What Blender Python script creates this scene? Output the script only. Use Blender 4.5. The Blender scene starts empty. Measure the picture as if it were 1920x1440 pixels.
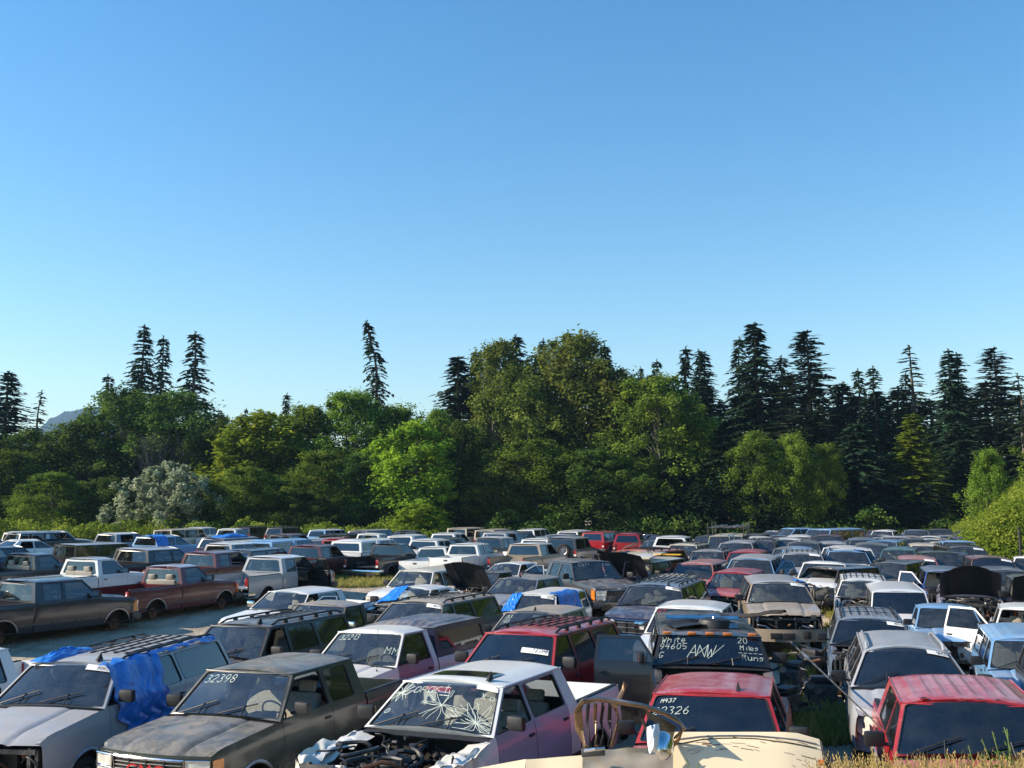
import bpy, bmesh, math, random
from mathutils import Vector, Matrix, noise
from mathutils.geometry import tessellate_polygon
R = math.radians
random.seed(7)
sc = bpy.context.scene
COL = sc.collection

# ------------------------------------------------------------------ camera
F = 1850.0; HOR = 938.0; PITCH = math.atan((HOR - 720) / F); CAMZ = 4.2
cam_d = bpy.data.cameras.new('camera'); cam = bpy.data.objects.new('camera', cam_d)
COL.objects.link(cam); sc.camera = cam
cam_d.sensor_width = 36; cam_d.lens = 36 * F / 1920; cam_d.clip_end = 9000; cam_d.clip_start = .1
cam.location = (0, 0, CAMZ); cam.rotation_euler = (R(90) + PITCH, 0, 0)

def ray(px, py):
    x, y, z = (px - 960) / F, (720 - py) / F, 1.0
    c, s = math.cos(PITCH), math.sin(PITCH)
    return Vector((x, z * c - y * s, z * s + y * c))
def at(px, py, z):
    r = ray(px, py); t = (z - CAMZ) / r.z
    return Vector((r.x * t, r.y * t, z))
def atY(px, py, Y):
    r = ray(px, py); t = Y / r.y
    return Vector((r.x * t, Y, CAMZ + r.z * t))

def rise(x, y):
    t = max(0, min(1, (y + max(0, -x - 5) * 1.4 - 24) / 24)); return .58 * t * t * (3 - 2 * t)
def atg(px, py, h=0):
    z = h
    for _ in range(9): p = at(px, py, z); z = .5 * z + .5 * (h + rise(p.x, p.y))
    return at(px, py, z)

# ------------------------------------------------------------------ light
SUN_AZ, SUN_EL = 268.0, 29.0
w = bpy.data.worlds.new('World'); sc.world = w; w.use_nodes = True
nt = w.node_tree; bg = nt.nodes['Background']
sky = nt.nodes.new('ShaderNodeTexSky'); sky.sky_type = 'NISHITA'; sky.sun_disc = False
sky.sun_elevation = R(SUN_EL); sky.sun_rotation = R(SUN_AZ)
sky.air_density = 1.28; sky.dust_density = .05; sky.ozone_density = 2.9
hsv = nt.nodes.new('ShaderNodeHueSaturation'); hsv.inputs['Saturation'].default_value = 1.34; hsv.inputs['Hue'].default_value = .500
nt.links.new(sky.outputs[0], hsv.inputs['Color']); nt.links.new(hsv.outputs[0], bg.inputs[0]); bg.inputs[1].default_value = .107
sd = bpy.data.lights.new('sun', 'SUN'); sun = bpy.data.objects.new('sun', sd); COL.objects.link(sun)
sd.energy = 5.0; sd.angle = R(.5); sd.color = (1, .87, .70)
dv = Vector((math.sin(R(SUN_AZ)) * math.cos(R(SUN_EL)), math.cos(R(SUN_AZ)) * math.cos(R(SUN_EL)), math.sin(R(SUN_EL))))
sun.rotation_euler = dv.to_track_quat('Z', 'Y').to_euler()
sun.location = (-60, -20, 60)
vs = sc.view_settings; vs.view_transform = 'Standard'; vs.look = 'None'; vs.gamma = 1; vs.exposure = .90
sc.cycles.use_denoising = True
sc.cycles.max_bounces = 7; sc.cycles.transparent_max_bounces = 14
sc.cycles.diffuse_bounces = 2; sc.cycles.glossy_bounces = 2; sc.cycles.transmission_bounces = 2

# ------------------------------------------------------------------ materials
MATS = {}
class NT:
    def __init__(s, name):
        s.m = bpy.data.materials.new(name); s.m.use_nodes = True; s.t = s.m.node_tree; s.n = s.t.nodes
        s.b = s.n['Principled BSDF']; s.out = s.n['Material Output']
        MATS[name] = s.m
    def node(s, typ, **k):
        n = s.n.new(typ)
        for a, v in k.items():
            if a.startswith('i_'):
                n.inputs[int(a[2:]) if a[2:].isdigit() else a[2:]].default_value = v
            else: setattr(n, a, v)
        return n
    def link(s, a, b): s.t.links.new(a, b)
    def noise(s, scale, detail=4, rough=.55, coord='Object', dist=0):
        tc = s.node('ShaderNodeTexCoord'); nz = s.node('ShaderNodeTexNoise')
        nz.inputs['Scale'].default_value = scale; nz.inputs['Detail'].default_value = detail
        nz.inputs['Roughness'].default_value = rough; nz.inputs['Distortion'].default_value = dist
        s.link(tc.outputs[coord], nz.inputs['Vector']); return nz.outputs['Fac']
    def ramp(s, fac, stops):
        r = s.node('ShaderNodeValToRGB'); e = r.color_ramp.elements
        while len(e) < len(stops): e.new(.5)
        for q, (p, c) in zip(e, stops):
            q.position = p; q.color = (c if len(c) == 4 else (*c, 1)) if hasattr(c, '__len__') else (c, c, c, 1)
        s.link(fac, r.inputs[0]); return r.outputs[0]
    def mix(s, fac, a, b, mode='MIX'):
        m = s.node('ShaderNodeMix', data_type='RGBA', blend_type=mode)
        for sk, v in ((m.inputs[0], fac), (m.inputs[6], a), (m.inputs[7], b)):
            if hasattr(v, 'is_output'): s.link(v, sk)
            else: sk.default_value = v if not isinstance(v, tuple) or len(v) == 4 else (*v, 1)
        return m.outputs[2]
    def math(s, op, a, b=0.0):
        m = s.node('ShaderNodeMath', operation=op)
        for sk, v in ((m.inputs[0], a), (m.inputs[1], b)):
            if hasattr(v, 'is_output'): s.link(v, sk)
            else: sk.default_value = v
        return m.outputs[0]
    def bump(s, h, strength, dist=.02):
        b = s.node('ShaderNodeBump'); b.inputs['Strength'].default_value = strength
        b.inputs['Distance'].default_value = dist; s.link(h, b.inputs['Height'])
        s.link(b.outputs[0], s.b.inputs['Normal'])

def simple(name, col, rough=.5, metal=0, var=.25, scale=6, spec=.5, coat=0):
    t = NT(name); n = t.noise(scale)
    c0 = tuple(max(0, c * (1 - var)) for c in col); c1 = tuple(min(1, c * (1 + var)) for c in col)
    t.link(t.ramp(n, [(.3, c0), (.7, c1)]), t.b.inputs['Base Color'])
    t.b.inputs['Roughness'].default_value = rough; t.b.inputs['Metallic'].default_value = metal
    t.b.inputs['Specular IOR Level'].default_value = spec; t.b.inputs['Coat Weight'].default_value = coat
    return t.m

def paint_mat(name, rust=0.0, trim=(.03, .03, .033)):
    t = NT(name)
    oi = t.node('ShaderNodeObjectInfo'); geo = t.node('ShaderNodeNewGeometry')
    sep = t.node('ShaderNodeSeparateXYZ'); t.link(geo.outputs['Normal'], sep.inputs[0])
    n1 = t.noise(3.1, 6, .62); n2 = t.noise(26, 4, .7); n3 = t.noise(1.1, 3, .6)
    base = t.mix(t.ramp(n3, [(.3, .0), (.75, .05)]), oi.outputs['Color'], (.16, .15, .14))
    peel = t.math('MULTIPLY', t.ramp(sep.outputs[2], [(.75, 0.0), (.93, 1.0)]), t.ramp(t.noise(2.3, 7, .7, dist=.8), [(.47, 0.0), (.53, .55)]))
    fade = t.mix(.6, base, (.62, .52, .50)); base = t.mix(t.math('MULTIPLY', peel, .55), base, fade)
    # dust settles on faces that look up, in blotches
    up = t.ramp(sep.outputs[2], [(.35, 0.0), (.95, 1.0)])
    blot = t.ramp(n1, [(.32, .25), (.68, 1.0)])
    spk = t.ramp(n2, [(.35, .45), (.65, 1.0)])
    d = t.math('MULTIPLY', t.math('MULTIPLY', up, blot), t.math('MULTIPLY', spk, t.math('POWER', oi.outputs['Alpha'], 1.6)))
    sidegrime = t.math('MULTIPLY', t.ramp(n1, [(.5, 0.0), (.8, .14)]), t.math('MULTIPLY', oi.outputs['Alpha'], .7))
    tco = t.node('ShaderNodeTexCoord'); so = t.node('ShaderNodeSeparateXYZ'); t.link(tco.outputs['Object'], so.inputs[0])
    low = t.math('MULTIPLY', t.ramp(so.outputs[2], [(.42, .75), (.82, 0.0)]), t.ramp(t.noise(5.5, 6, .7), [(.38, 0.0), (.7, 1.0)]))
    low = t.math('MULTIPLY', t.math('MULTIPLY', low, t.math('SUBTRACT', 1.0, up)), t.math('MINIMUM', 1.0, t.math('MULTIPLY', oi.outputs['Alpha'], 1.5)))
    d2 = t.math('MAXIMUM', t.math('MAXIMUM', d, sidegrime), low)
    c = t.mix(d2, base, (.33, .28, .215))
    if rust:
        rz = t.ramp(t.noise(4.3, 8, .68), [(.56, 0.0), (.62, 1.0)])
        c = t.mix(t.math('MULTIPLY', rz, rust), c, (.16, .06, .025))
    c = t.mix(geo.outputs['Backfacing'], c, trim)
    t.link(c, t.b.inputs['Base Color'])
    rr = t.math('ADD', t.math('MULTIPLY', d2, .5), .3); t.link(rr, t.b.inputs['Roughness'])
    nb = t.math('SUBTRACT', 1.0, geo.outputs['Backfacing'])
    t.link(t.math('MULTIPLY', nb, t.math('SUBTRACT', .55, d2)), t.b.inputs['Coat Weight'])
    t.b.inputs['Coat Roughness'].default_value = .1
    t.bump(t.noise(2.2, 2, .5), .25, .03)
    return t.m

def glass_mat(name, tint, dusty, gloss=1.0):
    t = NT(name); t.n.remove(t.b)
    tr = t.node('ShaderNodeBsdfTransparent'); tr.inputs[0].default_value = (*tint, 1)
    gl = t.node('ShaderNodeBsdfGlossy'); gl.inputs['Roughness'].default_value = .04
    gl.inputs['Color'].default_value = (.92, .96, 1, 1)
    df = t.node('ShaderNodeBsdfDiffuse'); df.inputs[0].default_value = (.36, .37, .36, 1)
    lw = t.node('ShaderNodeFresnel'); lw.inputs['IOR'].default_value = 1.55
    fac = t.math('MULTIPLY', t.math('ADD', lw.outputs[0], .06), gloss)
    m1 = t.node('ShaderNodeMixShader'); t.link(fac, m1.inputs[0]); t.link(tr.outputs[0], m1.inputs[1]); t.link(gl.outputs[0], m1.inputs[2])
    dn = t.math('MULTIPLY', t.math('ADD', t.ramp(t.noise(3.7, 6, .65), [(.35, 0.2), (.75, 1.0)]), t.ramp(t.noise(40, 2), [(.5, 0.0), (.7, .5)])), dusty)
    m2 = t.node('ShaderNodeMixShader'); t.link(dn, m2.inputs[0]); t.link(m1.outputs[0], m2.inputs[1]); t.link(df.outputs[0], m2.inputs[2])
    t.link(m2.outputs[0], t.out.inputs['Surface']); return t.m

PAINT = paint_mat('car paint'); RPAINT = paint_mat('rusty car paint', .8)
GLASS = glass_mat('clear dusty glass', (.60, .68, .68), .10)
SGLASS = glass_mat('side glass', (.34, .37, .38), .03, .9)
TINT = glass_mat('dark tinted glass', (.07, .08, .09), .035)
BLACK = simple('black plastic', (.016, .016, .018), .55, 0, .5)
RUBBER = simple('tyre rubber', (.018, .017, .016), .85, 0, .5, 20)
UNDER = simple('underbody grime', (.02, .017, .014), .9, 0, .6)
METAL = simple('dull metal', (.32, .32, .33), .38, .8, .35)
STEEL = simple('grimy steel', (.10, .095, .09), .55, .6, .6, 9)
CHROME = simple('chrome', (.72, .72, .74), .13, 1, .12)
RUST = simple('rusted metal', (.11, .05, .028), .8, .2, .5, 12)
LENS = simple('lamp lens', (.62, .60, .52), .1, 0, .15, 12, .8, 1)
RED = simple('red lens', (.30, .012, .01), .2, 0, .2, 10, .6, 1)
AMBER = simple('amber lens', (.62, .18, .015), .2, 0, .2, 10, .6, 1)
FABRIC = simple('grey seat fabric', (.20, .20, .19), .95, 0, .25, 30)
BEIGE = simple('beige seat fabric', (.36, .33, .27), .95, 0, .25, 30)
DASH = simple('dash plastic', (.075, .08, .078), .7, 0, .4, 8)
WHITE = simple('white paper', (.78, .78, .76), .7, 0, .05)
INK = simple('black ink', (.02, .02, .02), .6, 0, .1)
CHALK = simple('chalk marker', (.50, .57, .50), .8, 0, .1)
REDINK = simple('red letters', (.5, .015, .02), .35, 0, .1)
YEL = simple('yellow plastic', (.65, .36, .02), .5, 0, .2)
REDHOSE = simple('white bag plastic', (.66, .62, .55), .5, 0, .2)
def tarp_mat():
    t = NT('blue tarp'); t.link(t.ramp(t.noise(5, 5, .6), [(.3, (.008, .10, .42)), (.7, (.03, .25, .78))]), t.b.inputs['Base Color'])
    t.b.inputs['Roughness'].default_value = .32; t.b.inputs['Coat Weight'].default_value = .3
    t.bump(t.noise(3.5, 3, .5, dist=2.0), .45, .05); return t.m
TARP = tarp_mat()

# ------------------------------------------------------------------ mesh builder
class MB:
    def __init__(s): s.v = []; s.f = []; s.fm = []; s.mats = []
    def mi(s, m):
        if m not in s.mats: s.mats.append(m)
        return s.mats.index(m)
    def add(s, vs_, fs, mat, ref=None):
        o = len(s.v); k = s.mi(mat); vs_ = [Vector(v) for v in vs_]; s.v += vs_
        for f in fs:
            if ref is not None:
                p = [vs_[i] for i in f]; c = sum(p, Vector()) / len(p)
                nrm = Vector()
                for i in range(len(p)): nrm += p[i].cross(p[(i + 1) % len(p)])
                rv = ref(c) if callable(ref) else c - Vector(ref)
                if nrm.dot(rv) < 0: f = tuple(reversed(f))
            s.f.append(tuple(o + i for i in f)); s.fm.append(k)
    def grid(s, fn, nu, nv, mat, ref=None, skip=None):
        V = [fn(i / nu, j / nv) for j in range(nv + 1) for i in range(nu + 1)]
        Fs = [(j * (nu + 1) + i, j * (nu + 1) + i + 1, (j + 1) * (nu + 1) + i + 1, (j + 1) * (nu + 1) + i)
              for j in range(nv) for i in range(nu) if not (skip and skip(i, j))]
        s.add(V, Fs, mat, ref)
    def box(s, c, d, mat, rot=None, bev=0):
        c = Vector(c); M = rot.to_matrix() if hasattr(rot, 'to_matrix') else (rot or Matrix.Identity(3))
        hx, hy, hz = d[0] / 2, d[1] / 2, d[2] / 2
        if not bev:
            V = [c + M @ Vector((a * hx, b * hy, e * hz)) for a in (-1, 1) for b in (-1, 1) for e in (-1, 1)]
            Fs = [(0, 1, 3, 2), (4, 6, 7, 5), (0, 4, 5, 1), (2, 3, 7, 6), (0, 2, 6, 4), (1, 5, 7, 3)]
            s.add(V, Fs, mat); return
        bm = bmesh.new(); bmesh.ops.create_cube(bm, size=1)
        for v in bm.verts: v.co = Vector((v.co.x * d[0], v.co.y * d[1], v.co.z * d[2]))
        bmesh.ops.bevel(bm, geom=bm.edges[:], offset=bev, segments=2, affect='EDGES', profile=.6)
        bm.verts.ensure_lookup_table()
        s.add([c + M @ v.co for v in bm.verts], [tuple(v.index for v in f.verts) for f in bm.faces], mat); bm.free()
    def tube(s, pts, r, mat, n=6, flat=1.0, cap=True):
        pts = [Vector(p) for p in pts]; V = []; Fs = []
        for i, p in enumerate(pts):
            d = (pts[min(i + 1, len(pts) - 1)] - pts[max(i - 1, 0)])
            d = d.normalized() if d.length > 1e-6 else Vector((0, 0, 1))
            a = d.cross(Vector((0, 0, 1)) if abs(d.z) < .9 else Vector((1, 0, 0))).normalized(); b = d.cross(a)
            rr = r[i] if hasattr(r, '__len__') else r
            for k in range(n):
                t = 2 * math.pi * k / n; V.append(p + a * math.cos(t) * rr + b * math.sin(t) * rr * flat)
        for i in range(len(pts) - 1):
            for k in range(n):
                Fs.append((i * n + k, i * n + (k + 1) % n, (i + 1) * n + (k + 1) % n, (i + 1) * n + k))
        if cap: Fs.append(tuple(reversed(range(n)))); Fs.append(tuple(range((len(pts) - 1) * n, len(pts) * n)))
        s.add(V, Fs, mat)
    def lathe(s, prof, mat, c, axis='y', n=20, sg=1):
        # prof: (r, offset along axis)
        V = []; Fs = []; c = Vector(c)
        for (r, o) in prof:
            for k in range(n):
                t = 2 * math.pi * k / n
                V.append(c + (Vector((r * math.cos(t), o * sg, r * math.sin(t))) if axis == 'y' else Vector((r * math.cos(t), r * math.sin(t), o))))
        for i in range(len(prof) - 1):
            for k in range(n): Fs.append((i * n + k, i * n + (k + 1) % n, (i + 1) * n + (k + 1) % n, (i + 1) * n + k))
        s.add(V, Fs, mat)
    def mesh(s, name, ang=35, smooth=True):
        me = bpy.data.meshes.new(name); me.from_pydata([tuple(v) for v in s.v], [], s.f)
        for m in s.mats: me.materials.append(m)
        me.polygons.foreach_set('material_index', s.fm)
        if smooth:
            me.polygons.foreach_set('use_smooth', [True] * len(s.f)); me.update()
            me.set_sharp_from_angle(angle=R(ang))
        me.update(); return me

def tag(o, label, cat, group=None, kind=None):
    if label: o['label'] = label
    if cat: o['category'] = cat
    if group: o['group'] = group
    if kind: o['kind'] = kind
    return o
def obj(name, me, parent=None, color=None):
    o = bpy.data.objects.new(name, me); COL.objects.link(o)
    if parent: o.parent = parent
    if color: o.color = color
    return o
def empty(name, loc=(0, 0, 0), rz=0):
    o = bpy.data.objects.new(name, None); COL.objects.link(o); o.location = loc; o.rotation_euler = (0, 0, rz)
    o.empty_display_size = .2; return o

# quad panel with rounded holes -------------------------------------------------
def bil(q, u, v, b=0, off=0):
    p = (q[0] * (1 - u) + q[1] * u) * (1 - v) + (q[3] * (1 - u) + q[2] * u) * v
    n = (q[1] - q[0]).cross(q[3] - q[0]).normalized()
    return p + n * (b * (1 - (2 * u - 1) ** 2) + off)
def hole_of(q, ml, mr, mb_, mt):
    """uv corners of an opening inset by metric margins"""
    wb = (q[1] - q[0]).length; wt = (q[2] - q[3]).length; h = (q[3] - q[0]).length
    v0, v1 = mb_ / h, 1 - mt / h
    wb, wt = max(wb, .05), max(wt, .02)
    w0 = wb * (1 - v0) + wt * v0; w1 = wb * (1 - v1) + wt * v1
    f = lambda a, w: min(a / w, .47)
    return [(f(ml, w0), v0), (1 - f(mr, w0), v0), (1 - f(mr, w1), v1), (f(ml, w1), v1)]
def rounded(hc, q, r=.07, n=4):
    W = max((q[1] - q[0]).length, (q[2] - q[3]).length); H = (q[3] - q[0]).length; out = []
    P = [Vector((a * W, b * H)) for a, b in hc]
    for i in range(4):
        p, a, c = P[i], P[i - 1], P[(i + 1) % 4]
        la, lc = (a - p).length, (c - p).length; rr = min(r, la * .45, lc * .45)
        s_, e_ = p + (a - p).normalized() * rr, p + (c - p).normalized() * rr
        for k in range(n + 1):
            t = k / n; x = s_ * (1 - t) ** 2 + p * 2 * t * (1 - t) + e_ * t * t
            out.append((x.x / W, x.y / H))
    return out
def panel(mb, q, hole, mat, b=0, r=.07, depth=.035, gasket=BLACK):
    if hole is None:
        mb.grid(lambda u, v: bil(q, u, v, b), 8 if b else 1, 1, mat); return
    outer = [(i / 8, 0) for i in range(8)] + [(1, 0)] + [(1 - i / 8, 1) for i in range(8)] + [(0, 1)]
    inner = rounded(hole, q, r)
    tris = tessellate_polygon([[Vector((a, c, 0)) for a, c in outer], [Vector((a, c, 0)) for a, c in inner]])
    uv = outer + inner
    fs = []
    for t in tris:
        a, c, d = [Vector(uv[i]) for i in t]
        fs.append(tuple(t) if (c - a).cross(d - a) > 0 else (t[0], t[2], t[1]))
    mb.add([bil(q, a, c, b) for a, c in uv], fs, mat)
    n = len(inner); k = n
    cu_ = sum(x_ for x_, _ in inner) / n; cv_ = sum(y_ for _, y_ in inner) / n; W_ = max((q[1] - q[0]).length, .2); H_ = max((q[3] - q[0]).length, .2)
    def outw(a_, c_):
        dx, dy = (a_ - cu_) * W_, (c_ - cv_) * H_; l_ = math.hypot(dx, dy) or 1; return a_ + dx / l_ * .017 / W_, c_ + dy / l_ * .017 / H_
    V = [bil(q, a, c, b, .003) for a, c in inner] + [bil(q, *outw(a, c), b, .003) for a, c in inner]
    mb.add(V, [(i, n + i, n + (i + 1) % n, (i + 1) % n) for i in range(n)], gasket or mat, lambda x_: (q[1] - q[0]).cross(q[3] - q[0]))
    V = [bil(q, a, c, b) for a, c in inner] + [bil(q, a, c, b, -depth) for a, c in inner]
    mb.add(V, [(i, (i + 1) % n, n + (i + 1) % n, n + i) for i in range(n)], gasket or mat)
def pane(q, hole, mat, b=0, off=-.014, name='pane'):
    mb = MB(); (u0, v0), (u1, _), (u2, v1), (u3, _) = hole; e = .012
    def fn(u, v):
        l = (u0 - e) * (1 - v) + (u3 - e) * v; r_ = (u1 + e) * (1 - v) + (u2 + e) * v
        return bil(q, l + (r_ - l) * u, (v0 - e) + (v1 - v0 + 2 * e) * v, b, off)
    mb.grid(fn, 8 if b else 2, 3, mat)
    return mb
# ------------------------------------------------------------------ vehicles
def sm(t): t = max(0, min(1, t)); return t * t * (3 - 2 * t)
class Car:
    pf = .12; pr = .06; crown = .075; rail = .07; rake = 0; trunk = None; pickup = False; wsb = .07
    bump = CHROME; boxy = True; clad = None; lamp = 'rect'
    def __init__(s, name, **k):
        s.name = name
        for a, v in k.items(): setattr(s, a, v)
        s.xe = s.xf - s.pf; s.xq = s.xr + s.pr; s.Ra = s.Rw + .085; s.yb = s.W * .95
    def Wx(s, x):
        w_ = s.W; t = (x - (s.xe - .4)) / .4
        if t > 0: w_ *= 1 - .055 * t * t
        t = ((s.xq + .3) - x) / .3
        if t > 0: w_ *= 1 - .035 * t * t
        return w_
    def zb(s, x):
        z = s.zrock
        for c in s.ax:
            if abs(x - c) < s.Ra: z = max(z, s.Rw + math.sqrt(s.Ra ** 2 - (x - c) ** 2))
        if x > s.xe - .25: z = max(z, s.zrock + .08)
        return z
    def zt(s, x):
        if x > s.xw0:
            t = (x - s.xw0) / (s.xe - s.xw0)
            return s.zbelt + (s.zhood - s.zbelt) * t - (.05 * ((t - .8) / .2) ** 2 if t > .8 else 0)
        if x < s.xr0 and s.trunk: return s.zbelt + (s.trunk - s.zbelt) * sm((s.xr0 - x) / .5)
        if x < s.xr0 and s.pickup: return s.zbed
        return s.zbelt
    def prof(s, t):
        P = ((0, .955), (.15, .985), (.5, 1.0), (.62, .992), (.85, .985), (1, .95)) if s.boxy else ((0, .94), (.2, .985), (.45, 1.0), (.7, .985), (.9, .96), (1, .93))
        for (a, b), (c, d) in zip(P, P[1:]):
            if t <= c: return b + (d - b) * (t - a) / (c - a)
        return P[-1][1]
    def S(s, x, t, sg):
        z0, z1 = s.zb(x), s.zt(x); z = z0 + (z1 - z0) * t
        tt = (z - s.zrock) / max(.1, (z1 - s.zrock))
        return Vector((x, sg * s.Wx(x) * s.prof(max(0, tt)), z))
    def side(s, mb, x0, x1, sg, mat, nt_=8):
        xs = {x0, x1}; n = max(2, int(abs(x1 - x0) / .16))
        for i in range(n + 1): xs.add(x0 + (x1 - x0) * i / n)
        for c in s.ax:
            for k in range(15):
                x = c + s.Ra * math.cos(math.pi * k / 14) * .9999
                if x0 < x < x1: xs.add(x)
            for x in (c - s.Ra - .001, c + s.Ra + .001):
                if x0 < x < x1: xs.add(x)
        if x0 < s.xr0 < x1: xs.add(s.xr0 + .001); xs.add(s.xr0 - .001)
        xs = sorted(xs)
        V = [s.S(x, j / nt_, sg) for j in range(nt_ + 1) for x in xs]; m = len(xs)
        Fs = [(j * m + i, j * m + i + 1, (j + 1) * m + i + 1, (j + 1) * m + i) for j in range(nt_) for i in range(m - 1)]
        mb.add(V, Fs, mat, lambda c: Vector((0, sg, 0)))
    # window cells along the side: list of (xb0,xt0,xb1,xt1,kind) front->rear
    def cellq(s, c, sg):
        xb0, xt0, xb1, xt1 = c[:4]
        T = lambda x, z, y: Vector((x, sg * y, z))
        f = T(xb0, s.zbelt, s.Wx(xb0) * s.prof(1)); r_ = T(xb1, s.zbelt, s.Wx(xb1) * s.prof(1))
        ft = T(xt0, s.zre, s.yt); rt = T(xt1, s.zre, s.yt)
        return [f, r_, rt, ft] if sg > 0 else [r_, f, ft, rt]
    def cellhole(s, c, sg):
        q = s.cellq(c, sg); front = c[0] == s.xw0
        a, b = (.06 if front else .045), (.05 if c is not s.cells[-1] else .10)
        ml, mr = (a, b) if sg > 0 else (b, a)
        return hole_of(q, ml, mr, .03, .05)
    def wsq(s):
        return [Vector((s.xw0, -s.Wx(s.xw0) * .955, s.zbelt)), Vector((s.xw0, s.Wx(s.xw0) * .955, s.zbelt)), Vector((s.xw1, s.yt, s.zre)), Vector((s.xw1, -s.yt, s.zre))]
    def rwq(s):
        return [Vector((s.xr0, s.Wx(s.xr0) * .95, s.zbelt)), Vector((s.xr0, -s.Wx(s.xr0) * .95, s.zbelt)), Vector((s.xr1, -s.yt, s.zre)), Vector((s.xr1, s.yt, s.zre))]
    def xfu(s, u): return s.xf - s.pf * u * u * (1 if s.boxy else 1.6)
    def xru(s, u): return s.xr + s.pr * u * u

CACHE = {}
def cached(key, fn):
    if key not in CACHE: CACHE[key] = fn()
    return CACHE[key]

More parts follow.
